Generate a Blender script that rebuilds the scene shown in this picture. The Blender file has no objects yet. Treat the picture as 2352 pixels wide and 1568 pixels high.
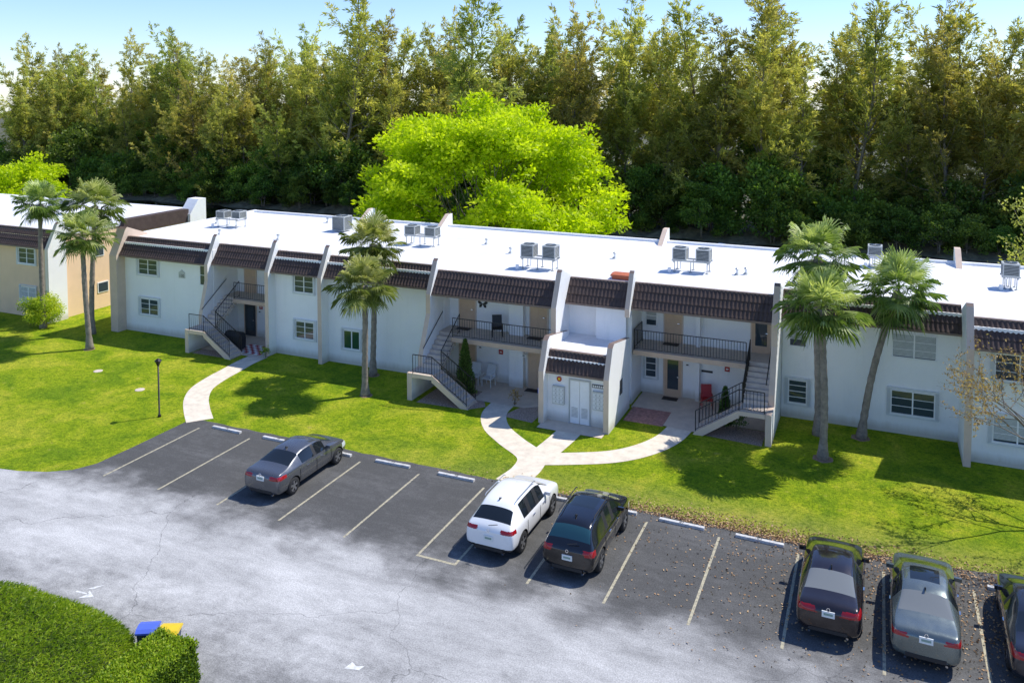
import bpy, bmesh, math, random
import numpy as np
from mathutils import Vector, Matrix
R=random.Random(7); NR=np.random.RandomState(11)
SC=bpy.context.scene; COL=SC.collection
rad=math.radians
# ---------------------------------------------------------------- materials
def nmat(name):
    m=bpy.data.materials.new(name); m.use_nodes=True
    nt=m.node_tree; b=nt.nodes['Principled BSDF']; return m,nt,b
def N(nt,t,**k):
    n=nt.nodes.new(t)
    for a,v in k.items(): setattr(n,a,v)
    return n
def noise(nt,scale,detail=4,rough=.6,vec=None,dist=0):
    n=N(nt,'ShaderNodeTexNoise'); n.inputs['Scale'].default_value=scale; n.inputs['Detail'].default_value=detail
    n.inputs['Roughness'].default_value=rough; n.inputs['Distortion'].default_value=dist
    if vec is not None: nt.links.new(vec,n.inputs['Vector'])
    return n.outputs['Fac']
def ramp(nt,fac,stops):
    r=N(nt,'ShaderNodeValToRGB'); e=r.color_ramp.elements
    while len(e)<len(stops): e.new(.5)
    for i,(p,c) in enumerate(stops):
        e[i].position=p; e[i].color=(c[0],c[1],c[2],1) if not isinstance(c,(int,float)) else (c,c,c,1)
    nt.links.new(fac,r.inputs['Fac']); return r.outputs['Color']
def mixc(nt,fac,a,b,mode='MIX'):
    m=N(nt,'ShaderNodeMix',data_type='RGBA',blend_type=mode)
    for s,v in ((0,fac),(6,a),(7,b)):
        if isinstance(v,(int,float)): m.inputs[s].default_value=v
        elif isinstance(v,tuple): m.inputs[s].default_value=(*v,1)
        else: nt.links.new(v,m.inputs[s])
    return m.outputs[2]
def math_(nt,op,a,b=0,clamp=False):
    m=N(nt,'ShaderNodeMath',operation=op,use_clamp=clamp)
    for i,v in enumerate((a,b)):
        if isinstance(v,(int,float)): m.inputs[i].default_value=v
        else: nt.links.new(v,m.inputs[i])
    return m.outputs[0]
def worldpos(nt): return N(nt,'ShaderNodeNewGeometry').outputs['Position']
def bump(nt,b,h,strength=.3,dist=.02):
    n=N(nt,'ShaderNodeBump'); n.inputs['Strength'].default_value=strength; n.inputs['Distance'].default_value=dist
    nt.links.new(h,n.inputs['Height']); nt.links.new(n.outputs[0],b.inputs['Normal'])
def mat(name,c,rough=.6,metal=0,var=.12,scale=3,bmp=0,bscale=40,coat=0,spec=.5):
    m,nt,b=nmat(name); pos=worldpos(nt)
    b.inputs['Roughness'].default_value=rough; b.inputs['Metallic'].default_value=metal
    b.inputs['Coat Weight'].default_value=coat; b.inputs['Coat Roughness'].default_value=.03
    b.inputs['Specular IOR Level'].default_value=spec
    if var>0:
        f=noise(nt,scale,5,.65,pos)
        lo=tuple(x*(1-var) for x in c); hi=tuple(min(1,x*(1+var)) for x in c)
        nt.links.new(ramp(nt,f,[(.3,lo),(.7,hi)]),b.inputs['Base Color'])
    else: b.inputs['Base Color'].default_value=(*c,1)
    if bmp: bump(nt,b,noise(nt,bscale,3,.6,pos),bmp,.02)
    return m
def foliage(name,dark,mid,light,trans=.35,rough=.55,objvar=.25,tcol=None,hue=.045):
    m,nt,b=nmat(name)
    at=N(nt,'ShaderNodeAttribute',attribute_name='tint')
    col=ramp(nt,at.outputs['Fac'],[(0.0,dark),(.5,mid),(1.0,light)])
    oi=N(nt,'ShaderNodeObjectInfo')
    hs=N(nt,'ShaderNodeHueSaturation'); nt.links.new(col,hs.inputs['Color'])
    h=math_(nt,'MULTIPLY',oi.outputs['Random'],hue*(1 if objvar else 0)); h2=math_(nt,'ADD',h,.5-hue*.5 if objvar else .5)
    nt.links.new(h2,hs.inputs['Hue'])
    r2=math_(nt,'FRACT',math_(nt,'MULTIPLY',oi.outputs['Random'],7.31))
    v=math_(nt,'MULTIPLY',r2,objvar*2); v2=math_(nt,'ADD',v,1-objvar)
    nt.links.new(v2,hs.inputs['Value'])
    nt.links.new(hs.outputs[0],b.inputs['Base Color']); b.inputs['Roughness'].default_value=rough
    b.inputs['Specular IOR Level'].default_value=.3
    tr=N(nt,'ShaderNodeBsdfTranslucent')
    nt.links.new(mixc(nt,1.0,hs.outputs[0],(1.5,1.6,.7) if tcol is None else tcol,'MULTIPLY'),tr.inputs['Color'])
    mx=N(nt,'ShaderNodeMixShader'); mx.inputs[0].default_value=trans
    out=nt.nodes['Material Output']
    nt.links.new(b.outputs[0],mx.inputs[1]); nt.links.new(tr.outputs[0],mx.inputs[2]); nt.links.new(mx.outputs[0],out.inputs[0])
    return m
M={}
M['bark']=mat('bark',(.21,.175,.135),.9,0,.45,3,.8,14)
M['palmbark']=mat('palm_bark',(.25,.21,.17),.9,0,.35,5,.9,9)
M['cas']=foliage('pine_foliage',(.075,.090,.022),(.275,.30,.065),(.56,.52,.16),.5,.6,.24,(1.6,1.6,.85),.05)
M['under']=foliage('undergrowth_foliage',(.035,.07,.018),(.15,.23,.04),(.36,.45,.08),.45,.5,.3)
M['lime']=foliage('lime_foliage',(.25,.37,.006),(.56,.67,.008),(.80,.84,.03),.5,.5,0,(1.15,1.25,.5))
M['palm']=foliage('palm_foliage',(.055,.09,.018),(.215,.275,.06),(.64,.64,.30),.32,.36,.12)
M['deadfrond']=mat('dead_frond',(.40,.31,.18),.8,0,.3,6)
M['hedge']=foliage('hedge_foliage',(.07,.13,.012),(.26,.37,.02),(.50,.56,.05),.4,.5,0)
M['bush']=foliage('bush_foliage',(.16,.22,.015),(.46,.52,.03),(.72,.66,.07),.4,.5,.1)
M['paleolive']=foliage('pale_olive_foliage',(.14,.15,.04),(.38,.38,.10),(.62,.58,.20),.4,.5,0)
M['orange']=foliage('sparse_foliage',(.20,.12,.04),(.42,.27,.10),(.62,.44,.16),.35,.6,0)
M['cone']=foliage('conifer_foliage',(.03,.06,.018),(.09,.17,.03),(.17,.27,.06),.2,.5,.1)
M['litter']=foliage('litter',(.24,.13,.06),(.46,.28,.14),(.66,.46,.25),.0,.8,0)
M['hull']=mat('shaded_hull',(.03,.045,.012),.95,0,.3,4)  # dark solid core added against see-through, colour stands for inner shade
M['beige']=mat('tan_stucco',(.68,.53,.41),.85,0,.06,2,.2,50)
M['peach']=mat('peach_stucco',(.86,.61,.39),.85,0,.05,1.2,.2,50)
M['cream']=mat('cream_stucco',(.86,.77,.64),.85,0,.05,1.2,.2,50)
M['capbrown']=mat('brown_trim',(.22,.155,.125),.6,0,.15,4)
M['rail']=mat('black_iron',(.018,.016,.016),.4,.3,.1,6)
M['conc']=mat('concrete_step',(.64,.54,.44),.85,0,.12,4,.3,60)
M['fascia']=mat('balcony_fascia',(.58,.42,.30),.75,0,.08,2)
M['white']=mat('white_trim',(.88,.88,.87),.5,0,.04,3)
M['offwhite']=mat('shutter_white',(.72,.74,.74),.5,0,.06,3)
M['mailgrey']=mat('mailbox_grey',(.52,.54,.54),.4,.2,.06,3)
M['blind']=mat('window_blind',(.55,.57,.56),.6,0,.1,6)
M['doortan']=mat('door_tan',(.64,.44,.29),.5,0,.05,3)
M['doordark']=mat('screen_door',(.045,.05,.055),.35,0,.1,4)
M['metal']=mat('galvanised_metal',(.42,.44,.45),.4,.7,.15,5)
M['acgrey']=mat('condenser_grey',(.46,.48,.47),.5,.2,.12,5)
M['acdark']=mat('condenser_grille',(.07,.085,.09),.5,.3,.2,8)
M['orangeh']=mat('rust_orange_paint',(.50,.13,.05),.6,0,.15,5)
M['rubber']=mat('tyre_rubber',(.018,.018,.019),.8,0,.1,8)
M['rim']=mat('alloy_rim',(.52,.53,.55),.28,.9,.08,8)
M['rimdark']=mat('dark_rim',(.12,.12,.13),.35,.8,.08,8)
M['trim']=mat('black_plastic',(.022,.022,.024),.55,0,.1,8)
M['well']=mat('wheel_well',(.008,.008,.008),.9,0,0)
M['plate']=mat('plate_white',(.75,.78,.76),.4,0,.03,8)
M['plateink']=mat('plate_ink',(.25,.36,.30),.5,0,0)
M['black']=mat('black_paint',(.02,.02,.02),.5,0,0)
M['red']=mat('red_paint',(.42,.025,.025),.45,0,.1,5)
M['brick']=mat('red_paver',(.44,.23,.19),.85,0,.4,6,.4,30)
M['bluelid']=mat('blue_lid',(.09,.15,.62),.4,0,.06,4)
M['yellowlid']=mat('yellow_lid',(.80,.55,.02),.4,0,.06,4)
M['bindark']=mat('bin_body',(.05,.07,.12),.5,0,.1,4)
def linem():
    m,nt,b=nmat('line_paint'); pos=worldpos(nt); f=noise(nt,9,7,.8,pos)
    nt.links.new(ramp(nt,f,[(.40,(.20,.19,.16)),(.49,(.43,.385,.26)),(.65,(.53,.48,.34))]),b.inputs['Base Color']); b.inputs['Roughness'].default_value=.85; return m
M['linepaint']=linem()
M['whitepaint']=mat('white_line_paint',(.66,.66,.64),.8,0,.2,9)
def stopm():
    m,nt,b=nmat('wheel_stop_concrete'); pos=worldpos(nt); f=noise(nt,7,6,.8,pos)
    nt.links.new(ramp(nt,f,[(.36,(.34,.33,.31)),(.5,(.60,.59,.57)),(.7,(.72,.71,.69))]),b.inputs['Base Color']); b.inputs['Roughness'].default_value=.85; return m
M['stop']=stopm()
M['chrome']=mat('chrome',(.7,.7,.72),.12,1,0)
M['rock']=mat('river_rock',(.42,.31,.24),.85,0,.6,14,1.0,22)
M['mulch']=mat('mulch',(.30,.20,.13),.9,0,.5,12,.8,20)
def glassmat(name,c,rough=.05):
    m=mat(name,c,rough,0,0,spec=.7); return m
M['glass']=glassmat('window_glass',(.045,.065,.08),.04)
M['greenglass']=glassmat('green_window_glass',(.02,.075,.04),.08)
M['autoglass']=glassmat('car_glass',(.012,.016,.019),.03)
M['autoglassteal']=glassmat('tinted_car_glass',(.02,.07,.09),.04)
M['autoglasslight']=glassmat('pale_car_glass',(.18,.19,.185),.06)  # pale grey base colour for rear windows
def tail(name,c):
    m=mat(name,c,.15,0,0,coat=.5); return m
M['tail']=tail('tail_lamp_red',(.36,.008,.012)); M['head']=tail('head_lamp_clear',(.6,.63,.66))
def paint(name,c,metal=.0,rough=.28):
    m,nt,b=nmat(name)
    b.inputs['Base Color'].default_value=(*c,1); b.inputs['Metallic'].default_value=metal
    b.inputs['Roughness'].default_value=rough; b.inputs['Coat Weight'].default_value=1; b.inputs['Coat Roughness'].default_value=.03
    f=noise(nt,3,4,.6,worldpos(nt)); nt.links.new(ramp(nt,f,[(.3,rough*.8),(.8,rough*1.4)]),b.inputs['Roughness'])
    return m
def stucco():
    m,nt,b=nmat('white_stucco'); pos=worldpos(nt)
    f=noise(nt,.7,5,.6,pos)
    mp=N(nt,'ShaderNodeMapping'); mp.inputs['Scale'].default_value=(2.5,2.5,.25); nt.links.new(pos,mp.inputs[0])
    f2=noise(nt,1.5,4,.6,mp.outputs[0])
    c1=ramp(nt,f,[(.3,(.91,.90,.88)),(.7,(.96,.95,.93))])
    c2=ramp(nt,f2,[(.25,(.95,.955,.95)),(.45,(1,1,1))])
    col=mixc(nt,1.0,c1,c2,'MULTIPLY')
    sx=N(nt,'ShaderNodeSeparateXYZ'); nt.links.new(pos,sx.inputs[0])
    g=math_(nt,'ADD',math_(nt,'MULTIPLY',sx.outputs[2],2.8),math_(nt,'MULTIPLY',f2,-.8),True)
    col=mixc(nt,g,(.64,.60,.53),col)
    nt.links.new(col,b.inputs['Base Color']); b.inputs['Roughness'].default_value=.88
    bump(nt,b,noise(nt,16,4,.75,pos),.5,.04); return m
M['stucco']=stucco()
def roofm():
    m,nt,b=nmat('white_roof_membrane'); pos=worldpos(nt)
    f=noise(nt,.35,6,.6,pos); f2=noise(nt,3,5,.7,pos)
    col=mixc(nt,1.0,ramp(nt,f,[(.3,(.72,.73,.75)),(.6,(.84,.84,.85))]),ramp(nt,f2,[(.28,(.88,.88,.88)),(.5,(1,1,1))]),'MULTIPLY')
    sx=N(nt,'ShaderNodeSeparateXYZ'); nt.links.new(pos,sx.inputs[0])
    s=math_(nt,'FRACT',math_(nt,'DIVIDE',sx.outputs[1],1.9)); line=math_(nt,'LESS_THAN',s,.03)
    col=mixc(nt,math_(nt,'MULTIPLY',line,.3),col,(.45,.46,.48))
    nt.links.new(col,b.inputs['Base Color']); b.inputs['Roughness'].default_value=.7; return m
M['roof']=roofm()
def tilem():
    m,nt,b=nmat('brown_roof_tile'); pos=worldpos(nt)
    f=noise(nt,3,5,.7,pos); col=ramp(nt,f,[(.3,(.072,.050,.044)),(.7,(.108,.078,.068))])
    nt.links.new(col,b.inputs['Base Color']); b.inputs['Roughness'].default_value=.8; b.inputs['Specular IOR Level'].default_value=.2
    bump(nt,b,noise(nt,40,3,.6,pos),.2,.01); return m
M['tile']=tilem()
def grassm():
    m,nt,b=nmat('lawn'); pos=worldpos(nt)
    f1=noise(nt,.33,6,.62,pos,.6); f2=noise(nt,1.9,6,.75,pos); f3=noise(nt,7,5,.85,pos); f4=noise(nt,26,3,.8,pos)
    c=ramp(nt,f1,[(.36,(.20,.33,.010)),(.5,(.33,.445,.012)),(.62,(.47,.52,.035))])
    c=mixc(nt,1.0,c,ramp(nt,f2,[(.36,(.62,.72,.6)),(.5,(1,1,1)),(.64,(1.28,1.12,1.2))]),'MULTIPLY')
    c=mixc(nt,1.0,c,ramp(nt,f3,[(.38,(.50,.60,.5)),(.5,(1,1,1)),(.62,(1.4,1.3,1.3))]),'MULTIPLY')
    c=mixc(nt,1.0,c,ramp(nt,f4,[(.40,(.70,.74,.7)),(.58,(1.2,1.18,1.2))]),'MULTIPLY')
    sx=N(nt,'ShaderNodeSeparateXYZ'); nt.links.new(pos,sx.inputs[0])
    d=math_(nt,'SUBTRACT',1.0,math_(nt,'MULTIPLY',math_(nt,'SUBTRACT',sx.outputs[1],29.2),.34),True)
    u=math_(nt,'MULTIPLY',math_(nt,'ADD',sx.outputs[0],22),.06,True)
    d=math_(nt,'MULTIPLY',d,math_(nt,'MULTIPLY',u,ramp(nt,f3,[(.38,0.0),(.56,1.0)])))
    c=mixc(nt,math_(nt,'MULTIPLY',d,.8),c,(.50,.40,.16))
    c=mixc(nt,math_(nt,'MULTIPLY',ramp(nt,f2,[(.60,0.0),(.70,1.0)]),.4),c,(.48,.42,.18))
    nt.links.new(c,b.inputs['Base Color']); b.inputs['Roughness'].default_value=.85; b.inputs['Specular IOR Level'].default_value=.12
    bump(nt,b,math_(nt,'ADD',f3,f4),1.0,.09); return m
M['grass']=grassm()
def asphaltm():
    m,nt,b=nmat('weathered_asphalt'); pos=worldpos(nt)
    sx=N(nt,'ShaderNodeSeparateXYZ'); nt.links.new(pos,sx.inputs[0])
    mp=N(nt,'ShaderNodeMapping'); mp.inputs['Scale'].default_value=(.22,.65,1); nt.links.new(pos,mp.inputs[0])
    f1=noise(nt,1.0,7,.72,mp.outputs[0],.2); f2=noise(nt,2.2,7,.85,pos); f3=noise(nt,24,3,.9,pos); f6=noise(nt,.55,4,.6,pos)
    mp2=N(nt,'ShaderNodeMapping'); mp2.inputs['Scale'].default_value=(.5,4.5,1); nt.links.new(pos,mp2.inputs[0]); f5=noise(nt,1,4,.7,mp2.outputs[0])
    wob=math_(nt,'ADD',math_(nt,'MULTIPLY',math_(nt,'SUBTRACT',f2,.5),2.0),math_(nt,'MULTIPLY',math_(nt,'SUBTRACT',f6,.5),5.0))
    vv=math_(nt,'ADD',sx.outputs[1],wob)
    lane=math_(nt,'MULTIPLY',math_(nt,'SUBTRACT',24.4,vv),.38,True)
    lu=math_(nt,'ADD',.84,math_(nt,'MULTIPLY',math_(nt,'ADD',sx.outputs[0],5),-.014),True)
    far=math_(nt,'MULTIPLY',math_(nt,'SUBTRACT',vv,15.6),.28,True)
    k=math_(nt,'MULTIPLY',lane,math_(nt,'MULTIPLY',lu,math_(nt,'ADD',.42,math_(nt,'MULTIPLY',far,.56))))
    s=math_(nt,'ADD',math_(nt,'MULTIPLY',k,.60),math_(nt,'MULTIPLY',math_(nt,'SUBTRACT',f1,.46),math_(nt,'ADD',.45,math_(nt,'MULTIPLY',k,.6))))
    s=math_(nt,'ADD',s,math_(nt,'MULTIPLY',math_(nt,'SUBTRACT',f2,.48),.40))
    s=math_(nt,'ADD',s,math_(nt,'MULTIPLY',math_(nt,'SUBTRACT',f5,.5),.16),True)
    c=ramp(nt,s,[(0,(.092,.091,.088)),(.16,(.145,.143,.139)),(.42,(.32,.315,.305)),(.80,(.58,.57,.55))])
    c=mixc(nt,1.0,c,ramp(nt,f3,[(.38,(.70,.70,.70)),(.62,(1.22,1.22,1.22))]),'MULTIPLY')
    v=N(nt,'ShaderNodeTexVoronoi',feature='DISTANCE_TO_EDGE'); v.inputs['Scale'].default_value=.13
    wv=N(nt,'ShaderNodeVectorMath',operation='ADD'); nn=N(nt,'ShaderNodeTexNoise'); nn.inputs['Scale'].default_value=.8; nn.inputs['Detail'].default_value=6
    nt.links.new(pos,nn.inputs['Vector']); nt.links.new(pos,wv.inputs[0]); 
    sc=N(nt,'ShaderNodeVectorMath',operation='SCALE'); sc.inputs['Scale'].default_value=1.4; nt.links.new(nn.outputs['Color'],sc.inputs[0]); nt.links.new(sc.outputs[0],wv.inputs[1])
    nt.links.new(wv.outputs[0],v.inputs['Vector'])
    crack=math_(nt,'LESS_THAN',v.outputs['Distance'],.0016)
    c=mixc(nt,math_(nt,'MULTIPLY',crack,.5),c,(.08,.08,.08))
    nt.links.new(c,b.inputs['Base Color']); b.inputs['Roughness'].default_value=.85; b.inputs['Specular IOR Level'].default_value=.2
    bump(nt,b,f3,.4,.01); return m
M['asphalt']=asphaltm()
M['path']=mat('concrete_path',(.73,.64,.51),.85,0,.18,2.2,.2,60)
M['patio']=mat('patio_slab',(.66,.55,.43),.8,0,.12,2,.2,60)
M['forestfloor']=mat('forest_floor',(.09,.09,.045),.95,0,.5,1.2,.8,5)
M['bank']=mat('bank_soil',(.18,.16,.10),.95,0,.5,1.5,.8,6)
def waterm():
    m,nt,b=nmat('canal_water'); b.inputs['Base Color'].default_value=(.008,.012,.008,1); b.inputs['Roughness'].default_value=.06
    bump(nt,b,noise(nt,2.2,3,.5,worldpos(nt)),.12,.05); return m
M['water']=waterm()
# ---------------------------------------------------------------- mesh tools
class MB:
    def __init__(s): s.v=[]; s.f=[]; s.m=[]; s.mats=[]
    def mi(s,k):
        if k not in s.mats: s.mats.append(k)
        return s.mats.index(k)
    def add(s,vs,fs,k):
        o=len(s.v); s.v+= [tuple(p) for p in vs]; i=s.mi(k)
        for f in fs: s.f.append([o+j for j in f]); s.m.append(i)
    def box(s,x0,x1,y0,y1,z0,z1,k,front=None,top=None):
        vs=[(x0,y0,z0),(x1,y0,z0),(x1,y1,z0),(x0,y1,z0),(x0,y0,z1),(x1,y0,z1),(x1,y1,z1),(x0,y1,z1)]
        s.add(vs,[(0,3,2,1),(2,3,7,6),(1,2,6,5),(3,0,4,7)],k)
        s.add(vs,[(0,1,5,4)],front or k); s.add(vs,[(4,5,6,7)],top or k)
    def prism(s,prof,x0,x1,k,edgek=None):
        n=len(prof); vs=[(x0,p[0],p[1]) for p in prof]+[(x1,p[0],p[1]) for p in prof]
        s.add(vs,[list(range(n))[::-1],[n+i for i in range(n)]],k)
        for i in range(n):
            j=(i+1)%n; s.add([vs[i],vs[j],vs[n+j],vs[n+i]],[(0,1,2,3)],(edgek[i] if edgek else None) or k)
    def tube(s,pts,rs,k,n=8,cap=True):
        pts=[Vector(p) for p in pts]
        o=len(s.v); idx=s.mi(k)
        up=Vector((.31,.17,.93)).normalized()
        for i,p in enumerate(pts):
            d=(pts[min(i+1,len(pts)-1)]-pts[max(i-1,0)]).normalized()
            a=d.cross(up)
            if a.length<1e-3: a=d.cross(Vector((1,0,0)))
            a.normalize(); b=d.cross(a)
            r=rs[i] if isinstance(rs,(list,tuple)) else rs
            for j in range(n):
                t=2*math.pi*(j+.5)/n; s.v.append(tuple(p+a*(r*math.cos(t))+b*(r*math.sin(t))))
        for i in range(len(pts)-1):
            for j in range(n):
                s.f.append([o+i*n+j,o+i*n+(j+1)%n,o+(i+1)*n+(j+1)%n,o+(i+1)*n+j]); s.m.append(idx)
        if cap:
            s.f.append([o+j for j in range(n)][::-1]); s.m.append(idx)
            e=o+(len(pts)-1)*n; s.f.append([e+j for j in range(n)]); s.m.append(idx)
    def lathe(s,prof,c,axis,k,n=24):
        c=Vector(c); ax={'x':(Vector((0,1,0)),Vector((0,0,1)),Vector((1,0,0))),'z':(Vector((1,0,0)),Vector((0,1,0)),Vector((0,0,1)))}[axis]
        o=len(s.v); idx=s.mi(k)
        for r,h in prof:
            for j in range(n):
                t=2*math.pi*j/n; s.v.append(tuple(c+ax[0]*(r*math.cos(t))+ax[1]*(r*math.sin(t))+ax[2]*h))
        for i in range(len(prof)-1):
            for j in range(n):
                s.f.append([o+i*n+j,o+i*n+(j+1)%n,o+(i+1)*n+(j+1)%n,o+(i+1)*n+j]); s.m.append(idx)
    def build(s,name,parent=None,org=(0,0,0),smooth=False):
        me=bpy.data.meshes.new(name)
        o=Vector(org); me.from_pydata([(p[0]-o.x,p[1]-o.y,p[2]-o.z) for p in s.v],[],s.f)
        for k in s.mats: me.materials.append(M[k])
        me.polygons.foreach_set('material_index',s.m)
        if smooth: me.polygons.foreach_set('use_smooth',[True]*len(s.f))
        me.update()
        ob=bpy.data.objects.new(name,me); COL.objects.link(ob)
        if parent: ob.parent=parent
        else: ob.location=o
        return ob
def recalc(ob):
    bm=bmesh.new(); bm.from_mesh(ob.data); bmesh.ops.recalc_face_normals(bm,faces=bm.faces); bm.to_mesh(ob.data); bm.free()
def thing(name,label,cat,loc=(0,0,0),group=None):
    e=bpy.data.objects.new(name,None); e.empty_display_size=.3; COL.objects.link(e); e.location=loc
    e['label']=label; e['category']=cat
    if group: e['group']=group
    return e
def tag(ob,label=None,cat=None,group=None,kind=None):
    if label: ob['label']=label
    if cat: ob['category']=cat
    if group: ob['group']=group
    if kind: ob['kind']=kind
    return ob
def part(mb,name,root,smooth=False,parent=None,rc=True):
    ob=mb.build(name,parent or root,tuple(root.location),smooth)
    if rc: recalc(ob)
    return ob
def copy_thing(root,loc,rz=0,sc=1.0,label=None):
    n=root.copy(); COL.objects.link(n); n.location=loc; n.rotation_euler=(0,0,rz); n.scale=(sc,sc,sc) if not isinstance(sc,tuple) else sc
    if label: n['label']=label
    def rec(src,dst):
        for c in src.children:
            k=c.copy(); COL.objects.link(k); k.parent=dst; rec(c,k)
    rec(root,n); return n
def sheet(name,pts,z,k,kind='structure'):
    mb=MB(); mb.add([(p[0],p[1],z) for p in pts],[list(range(len(pts)))],k)
    ob=mb.build(name); tag(ob,kind=kind)
    if ob.data.polygons[0].normal.z<0: ob.data.flip_normals()
    return ob
def smoothpts(pts,n=8):
    out=[]; P=[Vector(p) for p in pts]; P=[P[0]*2-P[1]]+P+[P[-1]*2-P[-2]]
    for i in range(1,len(P)-2):
        for j in range(n):
            t=j/n; a,b,c,d=P[i-1],P[i],P[i+1],P[i+2]
            out.append(.5*((2*b)+(c-a)*t+(2*a-5*b+4*c-d)*t*t+(3*b-a-3*c+d)*t**3))
    out.append(P[-2]); return out
def ribbon(name,pts,w,z,k):
    P=smoothpts([(p[0],p[1],0) for p in pts]); mb=MB(); L=[];Rr=[]
    for i,p in enumerate(P):
        d=(P[min(i+1,len(P)-1)]-P[max(i-1,0)]).normalized(); s=Vector((-d.y,d.x,0)); ww=w[0]+(w[1]-w[0])*i/(len(P)-1) if isinstance(w,tuple) else w
        L.append(p+s*ww/2); Rr.append(p-s*ww/2)
    for i in range(len(P)-1):
        mb.add([(*L[i][:2],z),(*Rr[i][:2],z),(*Rr[i+1][:2],z),(*L[i+1][:2],z)],[(0,1,2,3)],k)
    ob=mb.build(name)
    bm=bmesh.new(); bm.from_mesh(ob.data); bmesh.ops.remove_doubles(bm,verts=bm.verts,dist=1e-4); bm.to_mesh(ob.data); bm.free(); recalc(ob)
    if ob.data.polygons[0].normal.z<0: ob.data.flip_normals()
    tag(ob,kind='structure'); return ob
def text_mesh(name,s,size,matk,parent,loc,rot,ext=.002):
    cu=bpy.data.curves.new(name,'FONT'); cu.body=s; cu.size=size; cu.align_x='CENTER'; cu.align_y='CENTER'; cu.extrude=ext
    t=bpy.data.objects.new(name,cu); COL.objects.link(t); bpy.context.view_layer.update()
    me=bpy.data.meshes.new_from_object(t.evaluated_get(bpy.context.evaluated_depsgraph_get())); bpy.data.objects.remove(t)
    ob=bpy.data.objects.new(name,me); me.materials.clear(); me.materials.append(M[matk]); COL.objects.link(ob)
    ob.parent=parent; ob.location=loc; ob.rotation_euler=rot; return ob
# ---------------------------------------------------------------- leaves
def unit(a): return a/np.maximum(np.linalg.norm(a,axis=1,keepdims=True),1e-6)
def leaf_data(name,C,D,L,Wd,tint,matk):
    n=len(C); D=unit(D); S=unit(np.cross(D,NR.normal(size=(n,3)))); L=np.broadcast_to(L,(n,))[:,None]; Wd=np.broadcast_to(Wd,(n,))[:,None]
    v=np.stack([C,C+D*L*.5+S*Wd*.5,C+D*L,C+D*L*.5-S*Wd*.5],1).reshape(-1,3).astype(np.float32)
    me=bpy.data.meshes.new(name); me.vertices.add(n*4); me.vertices.foreach_set('co',v.ravel())
    me.loops.add(n*4); me.loops.foreach_set('vertex_index',np.arange(n*4,dtype=np.int32))
    me.polygons.add(n); me.polygons.foreach_set('loop_start',np.arange(0,n*4,4,dtype=np.int32)); me.polygons.foreach_set('loop_total',np.full(n,4,dtype=np.int32))
    me.update(calc_edges=True)
    a=me.attributes.new('tint','FLOAT','FACE'); a.data.foreach_set('value',np.clip(tint,0,1).astype(np.float32))
    me.materials.append(M[matk]); return me
def leaf_obj(name,parent,*a):
    ob=bpy.data.objects.new(name,leaf_data(name,*a)); COL.objects.link(ob)
    if parent: ob.parent=parent
    return ob
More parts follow.
